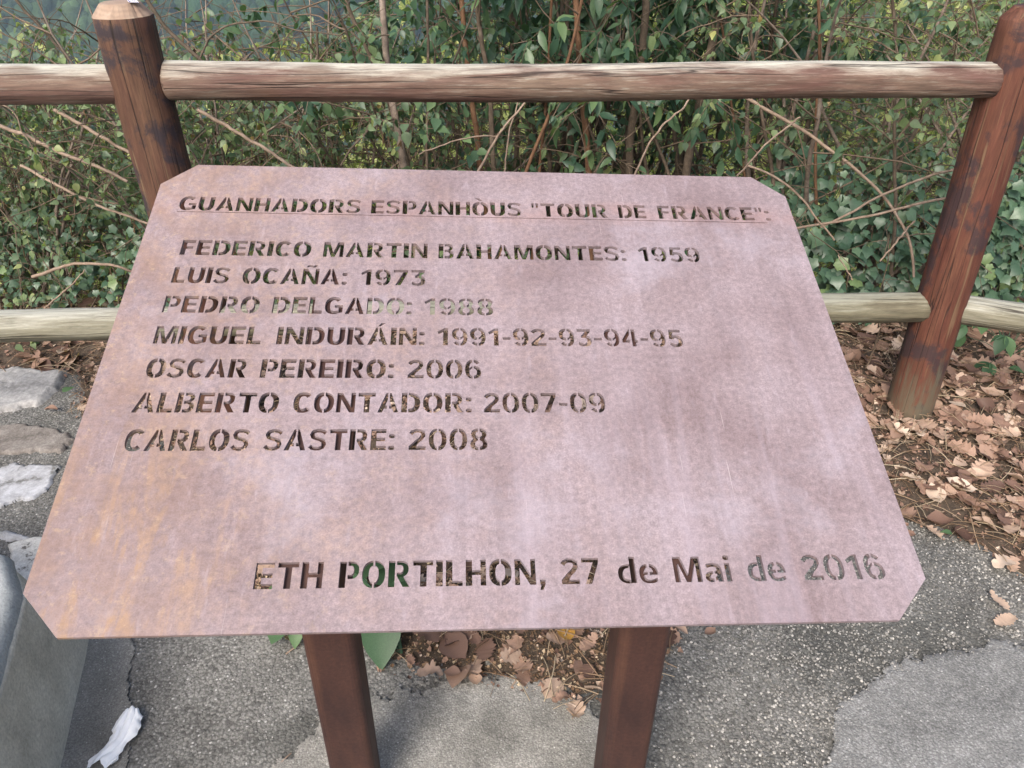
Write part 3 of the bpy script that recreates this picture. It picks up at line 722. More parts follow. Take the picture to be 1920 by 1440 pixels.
for cx, rz in ((-0.280, 0.10), (0.204, 0.07)):
    pmx = Matrix.Translation((cx, 0.815, 0)) @ Matrix.Rotation(rz, 4, 'Z')
    # height where the plate passes over the post
    dd = (0.815 - PO[1] - PU[1] * (cx - PO[0])) / PV[1]
    zt = PO[2] + PU[2] * (cx - PO[0]) + PV[2] * dd - 0.035
    prism('post', round_rect(0.080, 0.076, 0.015), -0.15, zt, M['steel'], sign, pmx, 8)
for u0, u1 in ((0.283, 0.363), (0.728, 0.806)):
    # channel bar lying along the back of the plate
    w = u1 - u0
    prof = [(0, 0), (w, 0), (w, -0.032), (w - 0.006, -0.032), (w - 0.006, -0.006), (0.006, -0.006), (0.006, -0.032), (0, -0.032)]
    bm_ = Matrix.Identity(4)
    org = PO + PU * u0 + PV * 0.235 - PN * (TH + 0.001)
    for i in range(3):
        bm_[i][0] = PU[i]; bm_[i][1] = PN[i]; bm_[i][2] = PV[i]; bm_[i][3] = org[i]
    prism('bracket', prof, 0, 0.575, M['steel'], sign, bm_, 1)

# ------------------------------------------------------------------ wooden fence
fence = empty('wooden_fence', (-0.915, 1.97, 0))
tag(fence, 'round timber post and rail fence stained red brown at the edge of the drop', 'fence')
def timber(name, p0, p1, r0, r1, mat, seed=0, nseg=40, nr=40, knob=0.004, cap=None, bevel=0.0, endr=0.006):
    """rough round timber from p0 to p1, local z along it"""
    p0 = Vector(p0); p1 = Vector(p1); L = (p1 - p0).length
    q = (p1 - p0).to_track_quat('Z', 'Y'); mwd = q.to_matrix().to_4x4(); mwd.translation = p0
    ts = np.linspace(0, 1, nseg + 1)
    zs = list(ts * (L - bevel)); rs = list(r0 + (r1 - r0) * ts)
    if bevel: zs.append(L); rs.append(r1 * 0.66)
    else:
        zs = [0] + [endr] + list(zs[1:-1]) + [L - endr, L]; rs = [r0 - endr] + [r0] + rs[1:-1] + [r1, r1 - endr]
    V = []; A = np.linspace(0, 2 * PI, nr, endpoint=False)
    for k, (z, r) in enumerate(zip(zs, rs)):
        dis = knob * fbm(np.cos(A) * 1.6 + seed, np.sin(A) * 1.6, z * 1.7 + seed, 3) + 0.0022 * vnoise(np.cos(A) * 9, np.sin(A) * 9, z * 6 + seed)
        if bevel and k == len(zs) - 1: dis = 0.003 * vnoise(np.cos(A) * 4 + seed, np.sin(A) * 4, 0)
        rr = r + dis
        bx = 0.006 * math.sin(z * 2.1 + seed); by = 0.004 * math.sin(z * 3.3 + seed * 2)
        V += [(rr[i] * math.cos(A[i]) + bx, rr[i] * math.sin(A[i]) + by, z) for i in range(nr)]
    nk = len(zs)
    F = [(k * nr + i, k * nr + (i + 1) % nr, (k + 1) * nr + (i + 1) % nr, (k + 1) * nr + i) for k in range(nk - 1) for i in range(nr)]
    c0, c1 = len(V), len(V) + 1
    V += [(0, 0, zs[0]), (0, 0, zs[-1] + (0.002 if bevel else 0))]
    T3 = [(c0, (i + 1) % nr, i) for i in range(nr)] + [(c1, (nk - 1) * nr + i, (nk - 1) * nr + (i + 1) % nr) for i in range(nr)]
    me = mesh_np(name, np.array(V), [np.array(F), np.array(T3)])
    o = link(name, me, mat)
    if cap:
        me.materials.append(cap)
        mi = np.zeros(len(me.polygons), dtype=np.int32); mi[(nk - 2) * nr:(nk - 1) * nr] = 1; mi[len(F) + nr:] = 1
        me.polygons.foreach_set('material_index', mi)
        sm = np.ones(len(me.polygons), dtype=bool); sm[(nk - 2) * nr:] = False
        me.polygons.foreach_set('use_smooth', sm)
    o.matrix_world = mwd
    o.parent = fence; o.matrix_parent_inverse = Matrix.Translation(-Vector(fence.location))
    return o
LP_TOP = on_y(226, 4, 1.97); LP_MID = on_y(302, 300, 1.97)
dl = (LP_MID - LP_TOP); LP_BOT = LP_TOP + dl * ((LP_TOP[2] + 0.1) / -dl[2])
RP_TOP = on_y(1938, 12, 2.104); RP_MID = on_y(1703, 770, 2.104)
dr = (RP_MID - RP_TOP); RP_BOT = RP_TOP + dr * ((RP_TOP[2] + 0.1) / -dr[2])
lpost = timber('post', LP_BOT, LP_TOP, 0.074, 0.066, M['post'], 3.3, cap=M['cut'], bevel=0.028)
rpost = timber('post', RP_BOT, RP_TOP, 0.070, 0.066, M['post_moss'], 8.1, cap=M['post_moss'], bevel=0.028)
lpost['label'] = 'post with black smears and a small sticker on its pale top'
rpost['label'] = 'post with grey green lichen at its foot'
ZT, ZB = 1.045, 0.397
def lp_at(z): return LP_BOT + (LP_TOP - LP_BOT) * ((z - LP_BOT[2]) / (LP_TOP[2] - LP_BOT[2]))
def rp_at(z): return RP_BOT + (RP_TOP - RP_BOT) * ((z - RP_BOT[2]) / (RP_TOP[2] - RP_BOT[2]))
a, b = lp_at(ZT), rp_at(ZT); d = (b - a) / np.linalg.norm(b - a)
r = timber('rail', a + d * 0.058, b - d * 0.045, 0.0445, 0.0425, M['rail'], 1.2, nseg=80); r['label'] = 'top rail, bleached pale along its upper side'
a2, b2 = lp_at(ZB), rp_at(ZB); d2 = (b2 - a2) / np.linalg.norm(b2 - a2)
r = timber('rail', a2 + d2 * 0.05, b2 - d2 * 0.05, 0.044, 0.044, M['rail_green'], 5.2, nseg=80); r['label'] = 'lower rail, greenish grey'
e = on_z(-260, 160, ZT); r = timber('rail', e, a + (e - a) / np.linalg.norm(e - a) * 0.045, 0.046, 0.044, M['rail'], 7.7, nseg=60); r['label'] = 'left-hand top rail, red brown with flaking bleached top'
e = on_z(-330, 622, ZB); r = timber('rail', e, a2 + (e - a2) / np.linalg.norm(e - a2) * 0.045, 0.050, 0.045, M['rail_grey'], 9.9, nseg=60); r['label'] = 'left-hand lower rail, pale grey'
e = on_z(3000, 760, ZB); r = timber('rail', b2 + (e - b2) / np.linalg.norm(e - b2) * 0.045, e, 0.044, 0.046, M['rail_grey'], 2.9, nseg=60); r['label'] = 'right-hand lower rail, bleached almost white'
e = np.array([e[0], e[1], ZT]); r = timber('rail', b + (e - b) / np.linalg.norm(e - b) * 0.045, e, 0.046, 0.047, M['rail'], 4.4, nseg=60)
# sticker on the left post's top
def mat_sticker():
    t = NT('sticker_print', 0.5, 0.4)
    n = t.noise(1.0, t.mapping(t.tc.outputs['Object'], (170, 60, 1)), 2, 0.5, 1.5)
    t.color(t.ramp(n, [(0.42, (0.10, 0.05, 0.16)), (0.47, (0.72, 0.71, 0.76))])); return t.m
M['sticker'] = mat_sticker()
sv = np.array([(-0.010, -0.014, 0), (0.011, -0.013, 0), (0.010, 0.013, 0.001), (-0.011, 0.012, 0.001), (-0.010, -0.014, -0.0008), (0.011, -0.013, -0.0008), (0.010, 0.013, 0.0002), (-0.011, 0.012, 0.0002)])
so = link('sticker', mesh_np('sticker', sv, np.array([(0, 1, 2, 3), (7, 6, 5, 4), (0, 4, 5, 1), (1, 5, 6, 2), (2, 6, 7, 3), (3, 7, 4, 0)]), smooth=False), M['sticker'])
so.location = Vector(LP_TOP) + Vector((0.034, -0.012, 0.004)); so.rotation_euler = (0.05, 0.10, 0.5)
so.parent = fence; so.matrix_parent_inverse = Matrix.Translation(-Vector(fence.location))
so['label'] = 'small white sticker with purple scribble'

# ------------------------------------------------------------------ concrete block, rocks, tissue
def grid_solid(name, fn, nu, nv, mat, smooth=True):
    V = [fn(i / (nu - 1), j / (nv - 1)) for j in range(nv) for i in range(nu)]
    F = [(j * nu + i, j * nu + i + 1, (j + 1) * nu + i + 1, (j + 1) * nu + i) for j in range(nv - 1) for i in range(nu - 1)]
    return mesh_np(name, np.array(V), np.array(F), smooth=smooth)
def loft(name, rings, mat, smooth=True, mats=None):
    """closed rings of equal length bottom to top, closed on top"""
    n = len(rings[0]); V = [p for r in rings for p in r]
    F = [(k * n + i, k * n + (i + 1) % n, (k + 1) * n + (i + 1) % n, (k + 1) * n + i) for k in range(len(rings) - 1) for i in range(n)]
    c = np.mean(np.array(rings[-1]), 0); V.append(tuple(c)); ci = len(V) - 1; k = len(rings) - 1
    T3 = [(ci, k * n + i, k * n + (i + 1) % n) for i in range(n)]
    return mesh_np(name, np.array(V), [np.array(F), np.array(T3)], smooth=smooth)
def resample(poly, n):
    P = np.array(poly + [poly[0]], float); L = np.r_[0, np.cumsum(np.linalg.norm(np.diff(P, axis=0), axis=1))]
    t = np.linspace(0, L[-1], n, endpoint=False); return np.stack([np.interp(t, L, P[:, k]) for k in range(2)], -1)
blk = empty('concrete_block', (-1.1, 0.9, 0))
tag(blk, 'low grey concrete block with a pale rounded top at the left edge', 'concrete block')
base = resample([(-0.71, 0.30), (-0.868, 0.865), (-0.955, 1.17), (-1.10, 1.27), (-2.2, 1.5), (-2.2, 0.25)], 220)
topp = resample([(-0.74, 0.33), (-0.897, 0.868), (-0.955, 1.05), (-1.02, 1.13), (-2.1, 1.40), (-2.1, 0.3)], 220)
cen = np.array([-1.5, 0.8])
rings = []
for k, t in enumerate(np.linspace(0, 1, 26)):
    q = base * (1 - t) + topp * t
    off = 0.004 * fbm(q[:, 0] * 7, q[:, 1] * 7, t * 3, 4)
    dirv = (q - cen) / np.linalg.norm(q - cen, axis=1)[:, None]
    q = q + dirv * off[:, None]
    rings.append([(x, y, -0.02 + 0.29 * t) for x, y in q])
o = link('base', loft('base', rings, None), M['block'], blk); o.matrix_parent_inverse = Matrix.Translation(-Vector(blk.location))
rings = []
tp2 = resample([(-0.745, 0.33), (-0.90, 0.868), (-0.962, 1.045), (-1.03, 1.14), (-2.1, 1.41), (-2.1, 0.3)], 220)
for k in range(2):
    pass
for t in np.linspace(0, 1, 9):
    a_ = t * PI / 2; ins = 0.030 * (1 - math.cos(a_)) - 0.004
    dirv = (tp2 - cen) / np.linalg.norm(tp2 - cen, axis=1)[:, None]
    q = tp2 - dirv * (ins - 0.005 * fbm(tp2[:, 0] * 9, tp2[:, 1] * 9, t, 4)[:, None] - 0.0018 * vnoise(tp2[:, 0] * 60, tp2[:, 1] * 60, t * 4)[:, None])
    zz = 0.268 + 0.035 * math.sin(a_)
    rings.append([(x, y, zz) for x, y in q])
for s_ in (0.9, 0.75, 0.5, 0.25):
    rings.append([(cen[0] + (x - cen[0]) * s_, cen[1] + (y - cen[1]) * s_, 0.303 + 0.004 * float(fbm(x * 3, y * 3))) for x, y, _ in rings[8]])
o = link('top_slab', loft('top_slab', rings, None), M['block_top'], blk); o.matrix_parent_inverse = Matrix.Translation(-Vector(blk.location))

P2 = lambda *pts: [tuple(on_z(x, y)[:2]) for x, y in pts]
def rock(name, poly, h, mat, label, seed, cat='rock', rough=0.02):
    """flat slab nearly flush with the ground: irregular outline, chipped edge, uneven top"""
    P = np.array(poly); x0, y0 = P.min(0) - 0.05; x1, y1 = P.max(0) + 0.05
    A, B = np.meshgrid(np.arange(x0, x1, 0.005), np.arange(y0, y1, 0.005))
    wx = A + rough * fbm(A * 9 + seed, B * 9) + 0.4 * rough * fbm(A * 38, B * 38 + seed); wy = B + rough * fbm(A * 9, B * 9 + seed) + 0.4 * rough * fbm(A * 38 + seed, B * 38)
    dmin = np.full(A.shape, 9.0); ins = np.zeros(A.shape, bool)
    for k in range(len(P)):
        a, b = P[k], P[(k + 1) % len(P)]; ab = b - a; t = np.clip(((wx - a[0]) * ab[0] + (wy - a[1]) * ab[1]) / (ab @ ab), 0, 1)
        dmin = np.minimum(dmin, np.hypot(wx - a[0] - t * ab[0], wy - a[1] - t * ab[1]))
        c = ((a[1] > wy) != (b[1] > wy)) & (wx < (b[0] - a[0]) * (wy - a[1]) / (b[1] - a[1] + 1e-12) + a[0]); ins ^= c
    m = np.where(ins, dmin, -dmin)
    zz = np.clip(m * 0.9, 0, h) + 0.25 * h * fbm(A * 10 + seed, B * 10) * np.clip(m * 20, 0, 1) + 0.10 * h * fbm(A * 60, B * 60 + seed) - 0.5 * h * (fbm(A * 22 + seed, B * 22) > 0.42) * np.clip(m * 20, 0, 1) * 0.35 + 0.004
    keep = m > -0.006
    n0, n1 = A.shape; ix = np.arange(n0 * n1).reshape(n0, n1)
    F = np.stack([ix[:-1, :-1], ix[:-1, 1:], ix[1:, 1:], ix[1:, :-1]], -1).reshape(-1, 4); F = F[keep.ravel()[F].all(1)]
    used = np.unique(F); rm = -np.ones(n0 * n1, int); rm[used] = np.arange(len(used))
    zz = np.where(m < 0.002, -0.006, zz)
    c = P.mean(0); V = np.stack([A.ravel() - c[0], B.ravel() - c[1], zz.ravel()], -1)[used]
    o = link(name, mesh_np(name, V, rm[F]), M[mat], loc=(c[0], c[1], 0)); tag(o, label, cat); return o
rock('flat_rock', P2((-160, 712), (40, 694), (128, 700), (112, 735), (76, 762), (20, 775), (-160, 800)), 0.016, 'rock', 'flat pale grey rock slab beside the soil at the left edge', 2.2)
rock('whitewashed_stone', P2((-90, 905), (10, 878), (50, 868), (115, 884), (100, 910), (78, 938), (30, 944), (-90, 960)), 0.005, 'whitewash', 'low flush stone daubed with worn white paint, left of the sign plate', 5.1, rough=0.045)
rock('whitewashed_stone', P2((-90, 1000), (0, 996), (50, 1001), (62, 1008), (20, 1014), (-90, 1016)), 0.012, 'whitewash', 'thin bluish white painted stone behind the concrete block', 6.3)
rock('speckled_rock', P2((10, 1024), (60, 1008), (120, 1008), (130, 1060), (90, 1112), (20, 1104)), 0.012, 'white_rock', 'white rock speckled with dark pits beside the concrete block', 8.8)
rock('brown_stone', P2((-90, 802), (30, 796), (120, 806), (140, 830), (120, 852), (20, 858), (-90, 852)), 0.008, 'brown_stone', 'dull brownish grey stone between the pale slab and the white paint', 9.4, rough=0.03)

# crumpled tissue
def tissue():
    nu, nv = 60, 90
    A_ = on_z(250, 1338)[:2]; B_ = on_z(203, 1442)[:2]
    ax = B_ - A_; L = np.linalg.norm(ax); ax /= L; pr = np.array([-ax[1], ax[0]])
    V = []
    for j in range(nv):
        v = j / (nv - 1)
        w = np.interp(v, [0, 0.15, 0.4, 0.6, 0.8, 0.93, 1], [0.013, 0.023, 0.026, 0.019, 0.021, 0.027, 0.024])
        cx = 0.012 * math.sin(v * 3.4 + 0.4) - 0.004
        for i in range(nu):
            u = i / (nu - 1) * 2 - 1
            fold = 0.004 * abs(math.sin(u * 5.0 + v * 2.2 + 2.0 * float(vnoise(v * 3, 1.3)))) + 0.008 * (1 - u * u) + 0.005 * float(fbm(u * 1.6, v * 4, 4.4, 3))
            edge = 1 + 0.10 * float(vnoise(v * 13, 2.0 + u))
            p = A_ + ax * (v * L + 0.004 * float(vnoise(u * 3, v * 2, 9)) + (0.010 * abs(float(vnoise(u * 3, 5.5))) if v > 0.97 or v < 0.03 else 0)) + pr * (cx + u * w * edge)
            V.append((p[0], p[1], 0.014 + fold * (0.35 if abs(u) > 0.93 else 1)))
    F = [(j * nu + i, j * nu + i + 1, (j + 1) * nu + i + 1, (j + 1) * nu + i) for j in range(nv - 1) for i in range(nu - 1)]
    me = mesh_np('paper_tissue', np.array(V), np.array(F))
    c = (A_ + B_) / 2; me.transform(Matrix.Translation((-c[0], -c[1], -0.012)))
    o = link('paper_tissue', me, M['paper'], loc=(c[0], c[1], 0.012))
    md = o.modifiers.new('thick', 'SOLIDIFY'); md.thickness = 0.0012
    tag(o, 'crumpled white paper tissue on the concrete strip beside the block', 'tissue')
tissue()

# ------------------------------------------------------------------ scatter helpers
def rot_mats(n, tilt_max=PI, rng=RG, up=None):
    """random orientation: yaw any, tilt up to tilt_max"""
    yaw = rng.random(n) * 2 * PI; tx = (rng.random(n) * 2 - 1) * tilt_max; ty = (rng.random(n) * 2 - 1) * tilt_max
    cy, sy = np.cos(yaw), np.sin(yaw); cx, sx = np.cos(tx), np.sin(tx); cb, sb = np.cos(ty), np.sin(ty)
    Rz = np.zeros((n, 3, 3)); Rz[:, 0, 0] = cy; Rz[:, 0, 1] = -sy; Rz[:, 1, 0] = sy; Rz[:, 1, 1] = cy; Rz[:, 2, 2] = 1
    Rx = np.zeros((n, 3, 3)); Rx[:, 0, 0] = 1; Rx[:, 1, 1] = cx; Rx[:, 1, 2] = -sx; Rx[:, 2, 1] = sx; Rx[:, 2, 2] = cx
    Ry = np.zeros((n, 3, 3)); Ry[:, 1, 1] = 1; Ry[:, 0, 0] = cb; Ry[:, 0, 2] = sb; Ry[:, 2, 0] = -sb; Ry[:, 2, 2] = cb
    return Rz @ Rx @ Ry
def scatter(name, tv, tf, pos, R, s, tints, mat, parent=None, smooth=True):
    n = len(pos); nv = len(tv)
    V = np.einsum('nij,vj->nvi', R, tv) * np.asarray(s).reshape(n, 1, -1) + pos[:, None, :]
    F = (tf[None] + (np.arange(n) * nv)[:, None, None]).reshape(-1, tf.shape[1])
    return link(name, mesh_np(name, V.reshape(-1, 3), F, np.repeat(tints, nv), smooth), mat, parent)

# gravel chips set in the asphalt
OV, OF = ico(1)
def gravel(name, n, region, smin, smax, tint, label):
    P = []
    while len(P) < n:
        q = np.stack([RG.uniform(-1.5, 1.9, n), RG.uniform(0.55, 2.2, n)], -1)
        k = RG.random(n) < region(q[:, 0], q[:, 1]); P.extend(q[k])
    P = np.array(P[:n]); s = smin + (smax - smin) * RG.random(n) ** 2.2
    z = 0.004 * fbm(P[:, 0] * 9, P[:, 1] * 9) + s * 0.25; z = np.where(patch_mask(P[:, 0], P[:, 1]) > 0.0, np.maximum(z, 0.0085), z) if smax > 0.004 else z
    jag = OV * (1 + 0.25 * RG.standard_normal(len(OV)))[:, None] * np.array([1, 0.8, 0.6])
    o = scatter(name, jag, OF, np.stack([P[:, 0], P[:, 1], z], -1), rot_mats(n, 0.8), s[:, None], tint(n), M['gravel'], smooth=False)
    tag(o, label, 'gravel', kind='stuff')
def reg_right(x, y):
    m = (soil_mask(x, y) < 0.02) & (patch_mask(x, y) < 0.02) & (x > 0.22)
    d = np.clip((x - 0.25) * 4, 0.15, 1) * (0.45 + 0.55 * (fbm(x * 3, y * 3) > -0.1))
    rim = (patch_mask(x, y) > 0.0) & (patch_mask(x, y) < 0.05 + 0.05 * fbm(x * 12, y * 12)) & (x > 0.5)
    return m * d + rim * 0.22
gravel('gravel', 22000, reg_right, 0.0011, 0.0044, lambda n: np.clip(RG.beta(1.3, 1.5, n), 0, 1), 'pale stone chips on the rough asphalt right of the sign')
gravel('gravel', 6000, lambda x, y: ((soil_mask(x, y) < 0.03) & (x < 0.25)) * (0.25 + 0.75 * (x < -0.9)), 0.0008, 0.003, lambda n: RG.beta(1.2, 1.6, n), 'scattered pale grit on the old asphalt left of the sign')

# ------------------------------------------------------------------ leaf shapes (unit length along +y, z up)
def leaf_mesh_outline(half, fold=0.12, curl=0.15, lobes=None):
    """half: list of (y, halfwidth) from base to tip -> verts, tris/quads with a midrib fold"""
    V = []; n = len(half)
    for y, w in half:
        zc = -curl * (y ** 2)
        V += [(-w, y, zc + fold * w), (0, y, zc), (w, y, zc + fold * w)]
    F = []
    for k in range(n - 1):
        a = 3 * k; F += [(a, a + 1, a + 4, a + 3), (a + 1, a + 2, a + 5, a + 4)]
    return np.array(V, float), np.array(F)
LEAF_BIRCH = leaf_mesh_outline([(0.0, 0.02), (0.16, 0.30), (0.42, 0.34), (0.75, 0.15), (1.0, 0.004)], 0.25, 0.22)
LEAF_ELL = leaf_mesh_outline([(0.0, 0.01), (0.2, 0.15), (0.48, 0.20), (0.8, 0.11), (1.0, 0.003)], 0.3, 0.3)
LEAF_BIG = leaf_mesh_outline([(0.0, 0.012), (0.08, 0.10), (0.2, 0.20), (0.35, 0.27), (0.5, 0.29), (0.65, 0.26), (0.8, 0.18), (0.92, 0.08), (1.0, 0.005)], 0.3, 0.35)
def fan_leaf(pts, dome=0.1, fold=0.15):
    """outline points around a centre; small inner ring keeps a dome"""
    P = np.array(pts, float); c = np.array([0, 0.42]); n = len(P)
    z = fold * np.abs(P[:, 0]) - dome * ((P - c) ** 2).sum(1)
    inner = c + (P - c) * 0.5; zi = fold * np.abs(inner[:, 0]) - dome * ((inner - c) ** 2).sum(1) + 0.02
    V = np.concatenate([np.c_[P, z], np.c_[inner, zi], [[c[0], c[1], 0.01]]])
    F = [(i, (i + 1) % n, n + (i + 1) % n, n + i) for i in range(n)] ; T = [(n + i, n + (i + 1) % n, 2 * n) for i in range(n)]
    return V, np.array(F), np.array(T)
def oak_variant(seed):
    rs = random.Random(seed); half = []
    k = rs.choice([4, 5, 6]); y = 0.06
    half.append((0.0, 0.015)); half.append((0.07, 0.03))
    for i in range(k):
        t = (i + 0.5) / k; wmax = 0.34 * math.sin(PI * (0.16 + 0.70 * t)) ** 0.9
        lo = rs.uniform(0.62, 0.78); hi = rs.uniform(0.92, 1.12)
        half.append((0.08 + 0.86 * (i + 0.08) / k, wmax * lo))
        half.append((0.08 + 0.86 * (i + 0.34) / k, wmax * (lo + hi) * 0.51))
        half.append((0.08 + 0.86 * (i + 0.55) / k, wmax * hi))
        half.append((0.08 + 0.86 * (i + 0.80) / k, wmax * hi * 0.93))
    half.append((0.97, 0.09)); half.append((1.0, 0.012))
    V = []; c1, c2, c3 = rs.uniform(-0.5, 0.7), rs.uniform(0.2, 1.6), rs.uniform(-0.5, 0.5)
    for y, w in half:
        for sx in (-1, -0.5, 0, 0.5, 1):
            x = sx * w * (1 + 0.12 * (rs.random() - 0.5))
            z = c1 * (y - 0.5) ** 2 + c2 * x * x * (1.3 if sx < 0 else 0.8) + c3 * x * (y - 0.5) + 0.05 * math.sin(9 * y + seed) * abs(sx) + 0.03 * (rs.random() - 0.5)
            V.append((x, y - 0.5 + 0.03 * abs(sx) * (rs.random()), z))
    n = len(half); F = [(5 * k + i, 5 * k + i + 1, 5 * k + i + 6, 5 * k + i + 5) for k in range(n - 1) for i in range(4)]
    V = np.array(V); V[:, 2] -= V[:, 2].min()
    return V, np.array(F)
def plain_variant(seed):
    rs = random.Random(seed); half = [(0, .01), (.06, .05), (.15, .17), (.3, .28), (.45, .33), (.6, .31), (.75, .23), (.88, .12), (1, .01)]
    V = []; c1, c2, c3 = rs.uniform(-0.3, 0.9), rs.uniform(0.3, 2.0), rs.uniform(-0.6, 0.6)
    for y, w in half:
        for sx in (-1, -0.5, 0, 0.5, 1):
            x = sx * w * (1 + 0.1 * (rs.random() - 0.5)); z = c1 * (y - 0.5) ** 2 + c2 * x * x * (1.4 if sx < 0 else 0.6) + c3 * x * (y - .5) + 0.03 * (rs.random() - 0.5)
            V.append((x, y - 0.5, z))
    n = len(half); F = [(5 * k + i, 5 * k + i + 1, 5 * k + i + 6, 5 * k + i + 5) for k in range(n - 1) for i in range(4)]
    V = np.array(V); V[:, 2] -= V[:, 2].min(); return V, np.array(F)
OAKS = [oak_variant(s_) for s_ in range(10)] + [plain_variant(s_) for s_ in range(5)]

# ------------------------------------------------------------------ fallen leaves
def ground_z(x, y):
    m = soil_mask(x, y); z0 = 0.004 * fbm(x * 9, y * 9) + 0.002
    return np.maximum(z0, np.where(m > 0, soil_z(x, y, m), -1))
def in_view(x, y, z=0.0, pad=20):
    d = np.array([x, y, z - CAM_H]); c = RM.T @ d
    if c[2] <= 0.1: return False
    px = 960 + F_PX * c[0] / c[2]; py = 720 + F_PX * c[1] / c[2]
    return -pad < px < 1920 + pad and -pad < py < 1440 + pad, px, py, c[2]
def litter_density(x, y):
    m = soil_mask(x, y)
    d = np.clip((m + 0.05) * 5, 0, 1) * np.interp(x, [-2, -1.2, -0.6, -0.2, 0.3, 0.9, 1.1, 3], [0.3, 0.3, 0.35, 0.75, 0.7, 0.8, 1.0, 1.0])
    d = d * np.interp(y, [0.9, 1.2, 1.4, 2.4, 2.7, 3.0], [0.5, 0.8, 1.0, 1.0, 0.8, 0.3])
    return d * (0.5 + 0.5 * np.clip(0.5 + 1.2 * fbm(x * 3.3, y * 3.3), 0, 1))
N = 40000
q = np.stack([RG.uniform(-2.2, 2.7, N), RG.uniform(0.95, 3.1, N)], -1)
q = q[RG.random(N) < litter_density(q[:, 0], q[:, 1])][:4600]
PZ = np.array([float(v) for v in ground_z(q[:, 0], q[:, 1])])
sizes = RG.uniform(0.034, 0.092, len(q)) * (1 - 0.25 * RG.random(len(q)))
cand = []
rest = []
# which leaves show clear of the plate
hm = np.array([[PU[i], PV[i], PO[i] - (0, 0, CAM_H)[i]] for i in range(3)])
def behind_plate(p):
    d = np.array([p[0], p[1], p[2] - CAM_H]); s_ = np.linalg.solve(np.column_stack([PU, PV, -d]), -(PO - np.array([0, 0, CAM_H])))
    return 0 < s_[0] < PW and 0 < s_[1] < PH
for i, (x, y) in enumerate(q):
    v = in_view(x, y, PZ[i])
    ok = v and v[0] and not behind_plate((x, y, PZ[i]))
    (cand if ok else rest).append((sizes[i] / (v[3] if v else 9), i))
cand.sort(reverse=True)
indiv = [i for _, i in cand[:285]]
rest = [i for _, i in cand[285:]] + [i for _, i in rest]
TV = [0.05, 0.2, 0.35, 0.5, 0.62, 0.75, 0.88, 0.97]
leaf_meshes = {}
def leaf_me(k, t, mat='dry'):
    if (k, t, mat) not in leaf_meshes:
        V, F = OAKS[k]; me = mesh_np('fallen_leaf', V, F, np.full(len(V), t)); me.materials.append(M[mat]); leaf_meshes[(k, t, mat)] = me
    return leaf_meshes[(k, t, mat)]
def tint_word(t):
    return 'dark brown' if t < 0.15 else 'russet brown' if t < 0.3 else 'reddish tan' if t < 0.45 else 'tan' if t < 0.7 else 'pale tan' if t < 0.85 else 'bleached cream'
LM = [('the foot of the right fence post', 1.305, 2.1), ('the lower right rail', 1.7, 2.3), ('the right edge of the sign plate', 1.15, 1.75), ('the asphalt edge on the right', 1.4, 1.45),
      ('the litter bank behind the right post', 1.4, 2.6), ('the right border of the frame', 1.75, 1.9), ('the gap between the two sign posts', 0.0, 1.1), ('the ground under the left rail', -1.5, 2.4), ('the ground right of the sign', 0.45, 1.2)]
def near_word(x, y):
    return min(LM, key=lambda l: (l[1] - x) ** 2 + (l[2] - y) ** 2)[0]
def place_leaf(x, y, z, s, k, t, rot, label, group, mat='dry', name='fallen_leaf', sc=None):
    o = bpy.data.objects.new(name, leaf_me(k, t, mat)); COL.objects.link(o)
    sc = sc or (random.uniform(0.8, 1.25), random.uniform(0.5, 1.3))
    o.location = (x, y, z); o.scale = (s * sc[0], s, s * sc[1]); o.rotation_euler = rot
    tag(o, label, 'leaf', group); return o
for j, i in enumerate(indiv):
    x, y = q[i]; k = random.choice(range(15)); bt = RG.beta(1.6, 2.1); t = min(TV, key=lambda v: abs(v - bt))
    shp = 'lobed oak leaf' if k < 10 else 'oval leaf'
    sc = (random.uniform(0.8, 1.25), random.uniform(0.5, 1.3)); ext = []
    if sizes[i] > 0.066: ext.append('large')
    elif sizes[i] < 0.05: ext.append('small')
    if sc[0] < 0.92: ext.append('narrow')
    elif sc[0] > 1.12: ext.append('broad')
    if sc[1] > 1.05: ext.append('curled')
    elif sc[1] < 0.72: ext.append('flat')
    ext = ' '.join(ext) + (' ' if ext else '')
    place_leaf(x, y, PZ[i] + 0.006 + 0.012 * random.random(), sizes[i], k, t, (random.uniform(-.4, .4), random.uniform(-.4, .4), random.uniform(0, 6.28)),
               f'{ext}{tint_word(t)} {shp} by {near_word(x, y)}', f'{ext}{tint_word(t)} {"lobed oak leaves" if k < 10 else "oval leaves"} by {near_word(x, y)}', sc=sc)
# the rest as one carpet
for ks, nm in ((range(15), 'leaf_litter'),):
    Vs, Fs_, Ts = [], [], []; off = 0
    for i in rest:
        V, F = OAKS[random.randrange(15)]
        R = rot_mats(1, 0.45)[0]; p = np.array([q[i][0], q[i][1], PZ[i] + 0.002 + 0.010 * random.random()])
        Vs.append((V * [RG.uniform(0.7, 1.25), 1, RG.uniform(0.4, 1.2)]) @ R.T * sizes[i] * RG.uniform(0.6, 1.0) + p); Fs_.append(F + off); off += len(V); Ts.append(np.full(len(V), RG.beta(1.6, 2.1)))
    o = link(nm, mesh_np(nm, np.concatenate(Vs), np.concatenate(Fs_), np.concatenate(Ts)), M['dry'])
    tag(o, 'carpet of dry brown oak leaves on the soil under the fence', 'leaf litter', kind='stuff')
